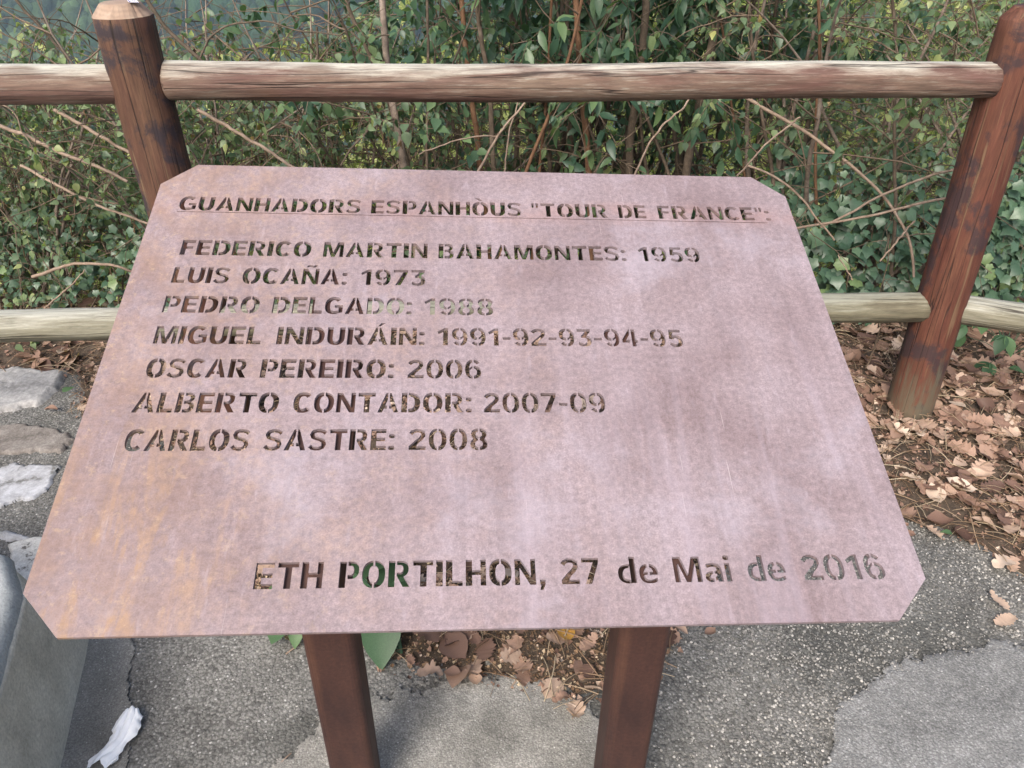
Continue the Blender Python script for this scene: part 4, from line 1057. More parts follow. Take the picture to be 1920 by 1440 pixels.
# singled-out leaves (pixel in the photograph gives the place on the ground)
SPECIAL = [
 (1060, 1204, 0.052, 12, 0.5, 0.4, 'bright yellow orange oval leaf between the two sign posts', 'dry_yellow'),
 (885, 1190, 0.062, 1, 0.75, 2.6, 'pale tan oak leaf at the plate edge right of the green leaf', 'dry'),
 (805, 1200, 0.075, 3, 0.2, 1.2, 'long russet brown leaf lying between the big green leaf and the pale oak leaf', 'dry'),
 (892, 1276, 0.038, 12, 0.62, 0.2, 'tan oval leaf on the dark grit, middle of the gap between sign posts', 'dry'),
 (848, 1262, 0.040, 13, 0.35, 1.4, 'reddish folded leaf left of the tan oval leaf on the grit', 'dry'),
 (1052, 1312, 0.042, 4, 0.35, 2.0, 'dull reddish crumpled leaf left of the right sign post', 'dry'),
 (1076, 1337, 0.040, 10, 0.88, 0.6, 'pale cream curled leaf nearest the camera, left of the right sign post', 'dry'),
 (1330, 1188, 0.036, 12, 0.35, 2.2, 'rosy brown leaf just right of the right sign post', 'dry'),
 (1277, 1182, 0.036, 11, 0.62, 0.9, 'orange tan leaf touching the right edge of the right sign post', 'dry'),
 (1718, 825, 0.072, 2, 0.88, 2.9, 'pale star-like oak leaf in front of the right fence post', 'dry'),
 (1872, 1130, 0.060, 5, 0.75, 0.4, 'uppermost leaf of the tan pair on the asphalt at the right edge', 'dry'),
 (1885, 1165, 0.060, 6, 0.75, 1.9, 'lower leaf of the tan pair on the asphalt at the right edge', 'dry'),
 (1745, 1000, 0.070, 7, 0.75, 0.3, 'light tan oak leaf at the litter edge beside the plate corner', 'dry'),
 (1790, 930, 0.085, 10, 0.97, 1.2, 'broad cream leaf near the right edge of the plate', 'dry'),
 (1880, 1060, 0.075, 8, 0.88, 2.0, 'pale oak leaf sprawled on the asphalt, foremost of the litter on the right', 'dry'),
 (1700, 910, 0.05, 13, 0.97, 0.7, 'cream oval leaf tucked against the plate edge', 'dry'),
 (1905, 960, 0.075, 9, 0.62, 1.0, 'tan oak leaf at the right border above the asphalt', 'dry'),
 (1790, 770, 0.06, 14, 0.88, 0.5, 'pale folded leaf right of the mossy post foot', 'dry'),
 (97, 770, 0.045, 11, 0.35, 1.6, 'reddish leaf at the end of the pale rock slab', 'dry')]
for px, py, s, k, t, rz, lab, mt in SPECIAL:
    p = on_z(px, py, 0.012); z = float(ground_z(p[0], p[1]))
    place_leaf(p[0], p[1], z + 0.014, s, k, t, (random.uniform(-.25, .25), random.uniform(-.25, .25), rz), lab, None, mt)
for px, py, s, lab in ((1772, 1003, 0.032, 'small green leaf among the tan leaves beside the plate corner'), (130, 735, 0.04, 'green leaf on the soil beside the pale rock slab'), (1900, 708, 0.05, 'yellow green leaf on the straw at the right border')):
    p = on_z(px, py, 0.02); V, F = LEAF_BIRCH
    me = mesh_np('green_leaf', V - [0, .5, 0], F, np.full(len(V), 0.7)); me.materials.append(M['leaf_dock'])
    o = bpy.data.objects.new('green_leaf', me); COL.objects.link(o); o.location = (p[0], p[1], float(ground_z(p[0], p[1])) + 0.03); o.scale = (s,) * 3; o.rotation_euler = (0.2, 0.1, 1.3 + px)
    tag(o, lab, 'leaf')

# crumbs, straw and twigs in the soil
n = 38000
p = np.stack([RG.uniform(-2.3, 2.8, n * 3), RG.uniform(0.95, 3.0, n * 3)], -1); mk = soil_mask(p[:, 0], p[:, 1])
p = p[(mk > -0.03) & (RG.random(len(p)) < 0.35 + 0.5 * (mk > 0.0))][:n]; n = len(p)
z = ground_z(p[:, 0], p[:, 1]) + 0.004 + 0.006 * RG.random(n)
cv = np.array([(-0.5, -0.3, 0.1), (0.2, -0.5, -0.1), (0.5, 0.1, 0.15), (-0.1, 0.5, 0), (0, 0, -0.12)]); cf = np.array([(0, 1, 4), (1, 2, 4), (2, 3, 4), (3, 0, 4)])
o = scatter('leaf_crumbs', cv, cf, np.c_[p, z], rot_mats(n, 0.7), (0.003 + 0.015 * RG.random((n, 1)) ** 2.4), RG.beta(1.1, 1.7, n), M['dry'], smooth=False)
tag(o, 'broken bits of dry leaf and bark strewn over the soil', 'litter', kind='stuff')
n = 14000
p = np.stack([RG.uniform(-0.75, 0.7, n * 2), RG.uniform(0.98, 1.75, n * 2)], -1); mk = soil_mask(p[:, 0], p[:, 1])
p = p[(RG.random(len(p)) < np.clip(0.25 + mk * 12, 0, 1)) & (mk > -0.05)][:n]; n = len(p)
z = ground_z(p[:, 0], p[:, 1]) + 0.003 + 0.006 * RG.random(n)
o = scatter('bark_crumbs', cv, cf, np.c_[p, z], rot_mats(n, 0.9), (0.002 + 0.010 * RG.random((n, 1)) ** 2.2), RG.beta(0.9, 1.5, n), M['straw'], smooth=False)
tag(o, 'fine chips of bark and straw on the dark soil between the sign posts', 'litter', kind='stuff')
n = 7200
p = np.stack([RG.uniform(-2.3, 2.8, n * 3), RG.uniform(0.95, 2.95, n * 3)], -1); mk = soil_mask(p[:, 0], p[:, 1])
p = p[(mk > -0.02) & (RG.random(len(p)) < 0.3 + 0.7 * (fbm(p[:, 0] * 2.1 + 4, p[:, 1] * 2.1) > 0.0))][:n]; n = len(p)
z = ground_z(p[:, 0], p[:, 1]) + 0.008 + 0.012 * RG.random(n)
bv = []; bf = []
for k in range(4):
    yy = k / 3 - 0.5; zz = 0.10 * math.sin(k * 1.05)
    for a_ in (0, 2.1, 4.2): bv.append((0.012 * math.cos(a_) + 0.04 * math.sin(k), yy, zz + 0.012 * math.sin(a_)))
for k in range(3):
    for i in range(3): bf.append((3 * k + i, 3 * k + (i + 1) % 3, 3 * k + 3 + (i + 1) % 3, 3 * k + 3 + i))
o = scatter('dry_straw', np.array(bv), np.array(bf), np.c_[p, z], rot_mats(n, 0.35), (0.03 + 0.09 * RG.random((n, 1)) ** 1.5), RG.beta(1.6, 1.6, n), M['straw'])
tag(o, 'thin dry grass stalks and twiglets lying on the soil', 'straw', kind='stuff')

# ------------------------------------------------------------------ tubes for stems
class Tubes:
    def __init__(self): self.V = []; self.F = []; self.n = 0
    def add(self, pts, r0, r1, k=5):
        P = np.asarray(pts, float); m = len(P)
        T = np.gradient(P, axis=0); T /= np.linalg.norm(T, axis=1)[:, None] + 1e-9
        ref = np.array([0.31, 0.2, 0.93]) if abs(T[0, 2]) < 0.8 else np.array([1.0, 0.1, 0])
        U_ = np.cross(T, ref); U_ /= np.linalg.norm(U_, axis=1)[:, None] + 1e-9; W_ = np.cross(T, U_)
        A = np.linspace(0, 2 * PI, k, endpoint=False); r = np.linspace(r0, r1, m)
        V = P[:, None] + r[:, None, None] * (np.cos(A)[None, :, None] * U_[:, None] + np.sin(A)[None, :, None] * W_[:, None])
        self.V.append(V.reshape(-1, 3)); ix = np.arange(m * k).reshape(m, k) + self.n
        nx = np.roll(ix, -1, 1)
        self.F.append(np.stack([ix[:-1], nx[:-1], nx[1:], ix[1:]], -1).reshape(-1, 4)); self.n += m * k
    def build(self, name, mat, parent=None, origin=None):
        V = np.concatenate(self.V)
        if origin is not None: V = V - np.asarray(origin)
        return link(name, mesh_np(name, V, np.concatenate(self.F)), mat, parent)
def smooth_curve(ctrl, n=24):
    P = np.asarray(ctrl, float); L = np.r_[0, np.cumsum(np.linalg.norm(np.diff(P, axis=0), axis=1))]; L /= L[-1]
    t = np.linspace(0, 1, n); out = np.stack([np.interp(t, L, P[:, k]) for k in range(3)], -1)
    for _ in range(3): out[1:-1] = (out[:-2] + 2 * out[1:-1] + out[2:]) / 4
    return out
def wander(p0, d, length, n, rs, curve=0.3, droop=0.0):
    d = np.array(d, float); d /= np.linalg.norm(d); out = [np.array(p0, float)]; st = length / n
    for i in range(n):
        d = d + rs.standard_normal(3) * curve * 0.35 + np.array([0, 0, -droop / n]); d /= np.linalg.norm(d); out.append(out[-1] + d * st)
    return np.array(out)

def leaf_frames(dirs, rs, droop=0.6):
    """frames with +y along dirs (drooping), random roll"""
    n = len(dirs); d = dirs + np.array([0, 0, -droop]) + rs.standard_normal((n, 3)) * 0.45; d /= np.linalg.norm(d, axis=1)[:, None]
    up = rs.standard_normal((n, 3)) * 0.55 + np.array([0, -0.25, 1.0])
    x = np.cross(d, up); x /= np.linalg.norm(x, axis=1)[:, None] + 1e-9; z = np.cross(x, d)
    return np.stack([x, d, z], -1)

def shrub(name, cat, label, group, base, height, spread, kind, seed, n_main=5, n_br=9, n_tw=5, n_lf=7, leaf_size=0.035, n_indiv=0, lean=(0, 0), zmax=None, catkins=0, bare=0.0, zmin=None, keep_low=0.25):
    rs = np.random.default_rng(seed)
    root = empty(name, base); base = np.array(base, float)
    tag(root, label, cat, group)
    lm, bark, shape = kind
    tw = Tubes(); LP, LD = [], []; CK = []
    for i in range(n_main):
        st = Tubes()
        a = rs.uniform(0, 2 * PI); d = np.array([math.cos(a) * spread + lean[0], math.sin(a) * spread * 0.7 + lean[1], 1.0])
        P = wander(base + np.array([rs.uniform(-.08, .08), rs.uniform(-.08, .08), -0.05]), d, height * rs.uniform(0.75, 1.1), 14, rs, 0.22, 0.25 * spread)
        P[:, 1] = np.maximum(P[:, 1], 2.3); st.add(P, (0.008 + 0.004 * height) * (0.6 if zmax is not None else 1), 0.002, 6)
        s_ = st.build('stem', bark, root, base)
        for j in range(n_br):
            k = int(rs.integers(3, 14)); dd = P[min(k + 1, 14)] - P[k - 1]; dd /= np.linalg.norm(dd)
            bd = dd * 0.5 + rs.standard_normal(3) * np.array([0.8, 0.8, 0.35])
            B = wander(P[k], bd, height * rs.uniform(0.18, 0.42), 8, rs, 0.35, 0.5)
            if B[:, 1].min() < 2.22: continue
            if zmax is not None and B[8][2] > zmax(B[8][0], B[8][1]) + 0.18 and rs.random() < 0.7: continue
            tw.add(B, 0.0032, 0.0012, 4)
            for t in range(n_tw):
                kk = int(rs.integers(1, 8)); td = (B[kk + 0] - B[kk - 1]); td /= np.linalg.norm(td)
                td = td * 0.6 + rs.standard_normal(3) * 0.7
                W = wander(B[kk], td, rs.uniform(0.10, 0.26), 5, rs, 0.4, 0.7)
                if W[:, 1].min() < 2.22: continue
                if zmax is not None and W[5][2] > zmax(W[5][0], W[5][1]) + 0.08 and rs.random() < 0.7: continue
                tw.add(W, 0.0014, 0.0006, 3)
                if rs.random() < bare: continue
                for l in range(n_lf):
                    u = rs.uniform(0.15, 1.0) * 5; m = min(int(u), 4); f_ = u - m
                    pp = W[m] * (1 - f_) + W[m + 1] * f_; LP.append(pp); dl = (W[m + 1] - W[m]); dl = dl / np.linalg.norm(dl)
                    LD.append(dl * 0.5 + rs.standard_normal(3) * 0.6)
                if catkins and rs.random() < catkins: CK.append(W[5])
    tk = tw.build('twigs', M['twig'], root, base); tk['kind'] = 'stuff'
    LP = np.array(LP); LD = np.array(LD)
    if zmax is not None:
        k = (LP[:, 2] < zmax(LP[:, 0], LP[:, 1])) | (rs.random(len(LP)) < 0.5); LP, LD = LP[k], LD[k]
    if zmin is not None:
        k = (LP[:, 2] > zmin + rs.normal(0, 0.1, len(LP))) | (rs.random(len(LP)) < keep_low); LP, LD = LP[k], LD[k]
    n = len(LP)
    Rm_ = leaf_frames(LD, rs); S_ = leaf_size * rs.uniform(0.65, 1.25, n)
    tint = np.clip(rs.beta(2.2, 2.6, n) + 0.12 * (rs.random() - 0.5), 0, 1)
    tint[rs.random(n) < 0.012] = 0.99
    V, F = shape
    order = np.argsort(LP[:, 1]) if n_indiv else np.arange(n)
    ind, rst = order[:n_indiv], order[n_indiv:]
    if len(rst):
        fo = scatter('foliage', V, F, LP[rst] - base, Rm_[rst], S_[rst, None], tint[rst], lm, root); fo['kind'] = 'stuff'
    if len(ind):
        bank = []
        for t in np.linspace(0.1, 0.9, 6):
            me = mesh_np('leaf', V, F, np.full(len(V), t)); me.materials.append(lm); bank.append(me)
        for i in ind:
            o = bpy.data.objects.new('leaf', bank[int(rs.integers(0, 6))]); COL.objects.link(o); o.parent = root
            mm = Matrix.Identity(4)
            for a in range(3):
                for b in range(3): mm[a][b] = Rm_[i][a, b] * S_[i]
                mm[a][3] = LP[i][a] - base[a]
            o.matrix_local = mm
    if CK:
        ct = Tubes()
        for c in CK[:260]:
            for _ in range(rs.integers(1, 4)):
                ct.add(wander(c, (rs.normal() * .3, rs.normal() * .3, -1), rs.uniform(0.018, 0.035), 3, rs, 0.2), 0.0028, 0.0016, 5)
        c_ = ct.build('catkins', M['catkin'], root, base); c_['kind'] = 'stuff'
    return root

# ------------------------------------------------------------------ vegetation beyond the fence
def tz(x, y): return float(terrain_z(x, y))
# line of sight the left-hand shrubs stay under, so the valley shows above them
def skyline(x, y):
    ang = np.interp(x / np.maximum(y, 0.1), [-1, -0.62, -0.50, -0.36, -0.27, -0.2, -0.12, -0.04], [0.175, 0.165, 0.175, 0.175, 0.165, 0.13, 0.06, -0.4])
    return CAM_H - y * (ang + 0.035 * fbm(np.asarray(x) * 3.1, np.asarray(y) * 2.0)) 
BIRCH = (M['leaf_birch'], M['birch_bark'], LEAF_BIRCH)
ASH = (M['leaf_ash'], M['bark'], LEAF_ELL)
HAZEL = (M['leaf_ash'], M['bark'], LEAF_BIRCH)
YEL = (M['leaf_yellow'], M['bark'], LEAF_BIRCH)
G1, G2, G3 = 'birch shrubs behind the left half of the fence', 'dark leaved shrubs behind the middle of the fence', 'mixed shrubs behind the right end of the fence'
front = [
 (-2.25, 2.95, 1.35, BIRCH, 'small-leaved birch shrub with brown catkins at the left border behind the fence'),
 (-1.85, 2.75, 1.25, BIRCH, 'birch shrub with brown catkins under the left-hand top rail'),
 (-1.45, 3.0, 1.45, BIRCH, 'light green birch shrub just left of the left fence post'),
 (-1.05, 2.75, 1.3, BIRCH, 'birch shrub directly behind the left fence post'),
 (-0.70, 2.95, 1.45, BIRCH, 'birch shrub right of the left fence post, under the top rail'),
 (-0.35, 3.2, 1.8, HAZEL, 'green broadleaf shrub behind the left quarter of the long top rail'),
 (0.05, 3.6, 2.5, ASH, 'dark shrub rising over the middle of the top rail'),
 (0.45, 3.5, 2.6, ASH, 'dense dark green shrub above the middle right of the top rail'),
 (0.85, 3.5, 2.4, ASH, 'dark shrub with hanging leaves right of the fence middle'),
 (1.25, 3.25, 2.0, BIRCH, 'mid green shrub behind the arching dry canes'),
 (1.65, 3.2, 1.9, BIRCH, 'light green shrub above the right end of the top rail'),
 (2.1, 3.05, 1.8, BIRCH, 'green shrub behind the right fence post'),
]
for i, (x, y, h, kd, lab) in enumerate(front):
    grp = G1 if x < -0.5 else G2 if x < 1.0 else G3
    left = x < -0.5
    shrub('birch_shrub' if kd is BIRCH else 'broadleaf_shrub', 'shrub', lab, grp, (x, y, tz(x, y)), h, 0.42 if left else 0.34, kd, 100 + i,
          n_main=8 if x < 1.5 else 6, n_br=11 if x < 1.5 else 9, n_tw=7, n_lf=6 if left else (8 if kd is ASH else 6), leaf_size=0.029 if kd is BIRCH else (0.068 if kd is ASH else 0.042), n_indiv=130,
          zmax=skyline if x < 0 else None, catkins=0.3 if left else 0.0, bare=0.3 if left else 0.1, zmin=None if left else (0.72 if x < 1.1 else 0.5), keep_low=0.12)
second = [(-2.6, 4.1, 1.9, BIRCH), (-1.9, 3.9, 1.8, BIRCH), (-1.2, 4.0, 1.9, YEL), (-0.6, 3.9, 1.9, BIRCH), (-0.1, 4.3, 2.3, HAZEL), (0.4, 4.2, 3.0, ASH), (1.0, 4.2, 3.0, HAZEL), (1.6, 4.3, 2.8, YEL), (2.2, 4.2, 2.7, BIRCH), (2.8, 4.2, 2.6, BIRCH)]
W2 = ['far left', 'left', 'left of the fence post', 'left centre', 'centre', 'centre, rising darkest', 'right centre', 'right, yellowish', 'right', 'far right']
for i, (x, y, h, kd) in enumerate(second):
    shrub('shrub', 'shrub', f'taller shrub in the second row on the slope, {W2[i]}', 'second row of shrubs on the slope', (x, y, tz(x, y)), h, 0.35, kd, 200 + i,
          n_main=7, n_br=12, n_tw=6, n_lf=4, leaf_size=0.042, zmax=skyline if x < 0 else None, bare=0.15, zmin=0.45 if x > -0.7 else None, keep_low=0.3)
third = [(-3.8, 6.2, 2.6, YEL), (-2.5, 6.0, 2.5, BIRCH), (-1.3, 6.3, 2.6, YEL), (-0.2, 6.2, 3.4, YEL), (0.9, 6.2, 4.2, YEL), (2.0, 6.2, 4.2, YEL), (3.1, 6.2, 4.2, YEL), (4.2, 6.4, 4.0, BIRCH)]
W3 = ['far left', 'left', 'left centre', 'centre', 'right of centre', 'right', 'far right', 'beyond the right post']
for i, (x, y, h, kd) in enumerate(third):
    shrub('small_tree', 'tree', f'bushy yellow green tree down the slope seen through the shrubs, {W3[i]}', 'bushy trees further down the slope', (x, y, tz(x, y)), h, 0.4, kd, 300 + i,
          n_main=6, n_br=14, n_tw=8, n_lf=7, leaf_size=0.055, zmax=skyline if x < 0 else None)
fourth = [(-9, 15, 6), (-5.5, 14, 6), (-2.2, 15, 6.5), (1, 14, 9), (4.2, 14, 10), (7.5, 15, 10), (11, 16, 10)]
W4 = ['leftmost', 'second from the left', 'third from the left', 'middle', 'third from the right', 'second from the right', 'rightmost']
for i, (x, y, h) in enumerate(fourth):
    shrub('small_tree', 'tree', f'light green tree low in the valley behind all shrubs, {W4[i]}', 'trees low in the valley', (x, y, tz(x, y)), h, 0.45, YEL, 400 + i,
          n_main=6, n_br=14, n_tw=9, n_lf=7, leaf_size=0.24, zmax=skyline if x < 0 else None)

# saplings with trunks one can tell apart: (bottom px, top px, depth, radius, bark)
def trunk(name, label, cat, pts, y, r0, r1, mat, group=None, seed=0, down=True, ys=None):
    P = [on_y(px, py, y if ys is None else ys[i]) for i, (px, py) in enumerate(pts)]
    root_z = tz(P[0][0], P[0][1])
    if down and P[0][2] > root_z:
        d = P[0] - P[1]; d = d / max(1e-6, -d[2]) ; P = [P[0] + np.array([d[0] * 0.6, 0.0, -1.0]) * (P[0][2] - root_z + 0.05)] + P
    C_ = smooth_curve(P, 28); C_ += np.stack([0.006 * fbm(C_[:, 2] * 7 + seed, C_[:, 0]), 0 * C_[:, 0], 0 * C_[:, 0]], -1)
    root = empty(name, tuple(P[0])); tag(root, label, cat, group)
    tb = Tubes(); tb.add(C_, r0, r1, 10); tb.build('trunk', M[mat], root, P[0])
    # side twigs
    rs = np.random.default_rng(seed); tw = Tubes()
    LPs, LDs = [], []
    for k in range(9):
        i = int(rs.integers(5, 27)); B = wander(C_[i], (rs.normal(), rs.normal() * .6, 0.5), rs.uniform(0.12, 0.4), 7, rs, 0.35)
        tw.add(B, 0.003, 0.001, 4)
        for _ in range(6):
            m = int(rs.integers(2, 8)); LPs.append(B[m]); LDs.append(rs.standard_normal(3))
    b = tw.build('twigs', M['twig'], root, P[0]); b['kind'] = 'stuff'
    LPs = np.array(LPs); n = len(LPs)
    f = scatter('foliage', *LEAF_BIRCH, LPs - P[0], leaf_frames(np.array(LDs), rs), 0.045 * rs.uniform(.6, 1.2, (n, 1)), rs.beta(2, 2, n), M['leaf_birch'] if seed % 2 else M['leaf_ash'], root); f['kind'] = 'stuff'
    return root
GS = 'slender trunks standing behind the fence'
trunk('birch_sapling', 'pinkish pale birch trunk with bare dark side shoots left of the fence centre', 'tree', [(760, 325), (740, 220), (722, 110), (715, -40), (708, -260)], 2.72, 0.016, 0.009, 'birch_bark', GS, 1)
trunk('sapling', 'dark slanting trunk crossing behind the pale birch trunk', 'tree', [(770, 325), (733, 200), (690, 90), (650, 20), (610, -120)], 2.78, 0.011, 0.006, 'bark', GS, 2)
trunk('sapling', 'red brown thin trunk left of centre behind the top rail', 'tree', [(905, 328), (885, 200), (868, 60), (862, -60), (858, -240)], 2.85, 0.013, 0.008, 'red_bark', GS, 3)
trunk('sapling', 'grey thin trunk beside the red brown one', 'tree', [(925, 328), (922, 250), (916, 150), (892, 20), (880, -160)], 2.8, 0.012, 0.007, 'bark', GS, 4)
trunk('sapling', 'forked orange brown trunk below the rail knot', 'tree', [(1105, 332), (1100, 270), (1092, 190), (1080, 60), (1078, -160)], 2.8, 0.015, 0.009, 'red_bark', GS, 5)
trunk('sapling', 'dark trunk standing right of the forked trunk', 'tree', [(1180, 332), (1178, 250), (1195, 180), (1210, 60), (1216, -160)], 2.95, 0.018, 0.012, 'bark', GS, 6)
trunk('sapling', 'thick grey trunk leaning right behind the right part of the rail', 'tree', [(1285, 330), (1296, 250), (1315, 180), (1345, 40), (1365, -160)], 2.9, 0.019, 0.013, 'bark', GS, 7)
trunk('sapling', 'thin trunk near the middle, half hidden by leaves', 'tree', [(1032, 330), (1025, 250), (1045, 180), (1052, 60), (1060, -160)], 3.2, 0.012, 0.007, 'bark', GS, 8)
trunk('sapling', 'thin trunk rising at the right above the rail', 'tree', [(1500, 330), (1520, 200), (1560, 90), (1580, 0), (1600, -140)], 3.3, 0.012, 0.007, 'bark', GS, 9)

for k_ in (0, 2, 3, 5, 7, 9, 10, 11, 13, 14):
    rs_ = random.Random(50 + k_); px_ = [800, 845, 980, 1010, 1070, 1140, 1235, 1260, 1350, 1400, 1450, 1530, 1620, 1680, 600, 540][k_]; ln = rs_.uniform(-130, 130); yy_ = rs_.uniform(2.6, 3.1)
    lo_ = 330 if px_ < 1470 else 420
    trunk('sapling', f"thin leafy stem {'leaning left' if ln < -25 else 'leaning right' if ln > 25 else 'almost upright'} behind the fence, {['left of the middle', 'just left of the red brown trunk', 'at the middle', 'right of the crossed sticks', 'before the forked trunk', 'right of the forked trunk', 'left of the thick grey trunk', 'at the thick grey trunk', 'right of the thick grey trunk', 'above the bramble arch start', 'above the clipped plate corner', 'at the right third', 'beside the bramble arch', 'near the right post', 'right of the left post', 'a little right of the left post'][k_]}", 'tree',
          [(px_, lo_), (px_ + ln * .4, 220), (px_ + ln * .7 + rs_.uniform(-15, 15), 90), (px_ + ln, -60), (px_ + ln * 1.3, -220)] if px_ > 700 else [(px_, lo_), (px_ + ln * .3, 230), (px_ + ln * .6, 120), (px_ + ln, 50)], yy_, rs_.uniform(0.006, 0.010), 0.004, rs_.choice(['bark', 'birch_bark', 'red_bark', 'bark']), 'thin leafy stems behind the fence', 20 + k_)
def cane(label, pts, ys, r0, r1, mat='cane', group='dry canes and fallen sticks beyond the fence', name='dry_cane'):
    P = [on_y(px, py, y) for (px, py), y in zip(pts, ys)]
    C_ = smooth_curve(P, 30); rs = np.random.default_rng(abs(hash(label)) % 1000)
    C_ = C_ + 0.004 * np.stack([fbm(np.arange(30) * .4, pts[0][0] + 0 * np.arange(30)), 0 * np.arange(30), fbm(np.arange(30) * .4 + 9, pts[0][1] + 0 * np.arange(30))], -1)
    tb = Tubes(); tb.add(C_, r0, r1, 7)
    o = tb.build(name, M[mat], None, P[0]); o.location = tuple(P[0])
    tag(o, label, 'stick', group); return o
cane('long brown bramble cane arching down to the right above the plate corner', [(1400, 183), (1500, 240), (1590, 305), (1650, 360), (1690, 410), (1708, 460), (1714, 520)], [2.75, 2.7, 2.62, 2.6, 2.55, 2.5, 2.45], 0.0065, 0.0045)
cane('pale straight cane from the plate corner up to the right post', [(1540, 425), (1590, 402), (1645, 370), (1700, 345), (1760, 325), (1850, 300)], [2.5, 2.5, 2.55, 2.6, 2.65, 2.7], 0.004, 0.005)
cane('lower pale cane rising gently towards the right post', [(1480, 430), (1540, 420), (1620, 407), (1700, 388), (1800, 365), (1860, 350)], [2.45, 2.5, 2.5, 2.5, 2.55, 2.6], 0.004, 0.005)
cane('grey twig curving away just right of the plate corner', [(1400, 310), (1440, 325), (1480, 350), (1510, 380), (1535, 415), (1565, 450)], [2.55, 2.5, 2.45, 2.42, 2.4, 2.4], 0.004, 0.003)
cane('slim cane slanting up to the rail left of the bramble arch', [(1383, 330), (1430, 275), (1480, 235), (1500, 220)], [2.4, 2.45, 2.5, 2.55], 0.003, 0.003)
cane('pale bare stick crossing upward at the middle below the rail', [(893, 328), (920, 275), (955, 225), (990, 188), (1010, 160)], [2.35, 2.38, 2.4, 2.42, 2.45], 0.0042, 0.003)
cane('thin pale stick standing almost upright in the middle', [(946, 328), (950, 280), (958, 230), (972, 190), (985, 160)], [2.4, 2.42, 2.44, 2.45, 2.46], 0.0028, 0.002)
cane('thin pale twig bending left from the crossed sticks', [(785, 290), (820, 275), (860, 262), (900, 256), (935, 255)], [2.35, 2.37, 2.4, 2.42, 2.45], 0.0022, 0.0024)
cane('slim brown stick leaning right below the rail at the right', [(1188, 330), (1215, 270), (1245, 232), (1280, 205), (1300, 170)], [2.4, 2.42, 2.45, 2.5, 2.55], 0.0034, 0.003)
cane('short branched twig low beside the plate edge at the right', [(1570, 478), (1600, 525)], [2.4, 2.35], 0.002, 0.002)
cane('pale zigzag stick low among the ivy', [(1650, 490), (1680, 455), (1700, 430), (1715, 415)], [2.42, 2.45, 2.5, 2.52], 0.003, 0.0035)
cane('long pale stick sloping down behind the left fence post, upper one', [(100, 205), (170, 245), (240, 285), (330, 330)], [2.5, 2.48, 2.45, 2.42], 0.006, 0.005)
cane('long pale stick sloping down to the plate, left of the fence post', [(-30, 225), (40, 250), (110, 285), (190, 315), (240, 340)], [2.45, 2.45, 2.42, 2.4, 2.38], 0.0065, 0.005)
cane('third fallen stick sloping down behind the lower left leaves', [(40, 310), (110, 350), (180, 385), (240, 405), (280, 420)], [2.5, 2.45, 2.42, 2.4, 2.38], 0.005, 0.004)
cane('brown stick under the rail right of the left post', [(370, 205), (430, 240), (490, 275), (560, 320)], [2.5, 2.5, 2.48, 2.45], 0.006, 0.005)
cane('pale curved branch lying above the lower left rail', [(60, 520), (120, 498), (170, 492), (225, 500), (260, 515)], [2.4, 2.4, 2.38, 2.38, 2.4], 0.006, 0.004)
cane('thin forked twig rising from the curved branch at the left', [(70, 590), (110, 555), (140, 530), (158, 505)], [2.32, 2.35, 2.38, 2.4], 0.0035, 0.002)
cane('dark slanting branch behind the left post top', [(380, 118), (335, 75), (300, 40), (270, -10), (240, -60)], [2.5, 2.5, 2.5, 2.5, 2.5], 0.006, 0.006, 'bark')
cane('dark thin branch at the top left corner', [(130, 112), (95, 70), (60, 35), (20, -10)], [2.5, 2.5, 2.5, 2.5], 0.005, 0.004, 'bark')
cane('dark arching twig right of the left post above the rail', [(375, 112), (390, 70), (430, 45), (500, 38), (550, 55), (640, 68)], [2.5, 2.5, 2.5, 2.5, 2.5, 2.5], 0.003, 0.002, 'bark')
cane('dark bent branch left of the birch trunk below the rail', [(640, 310), (665, 270), (690, 245), (715, 228), (740, 222)], [2.6, 2.62, 2.65, 2.68, 2.7], 0.003, 0.0045, 'bark')
cane('upright dead twig in the litter beside the plate edge', [(1625, 690), (1640, 650), (1652, 615)], [2.28, 2.28, 2.28], 0.003, 0.0022, 'twig')

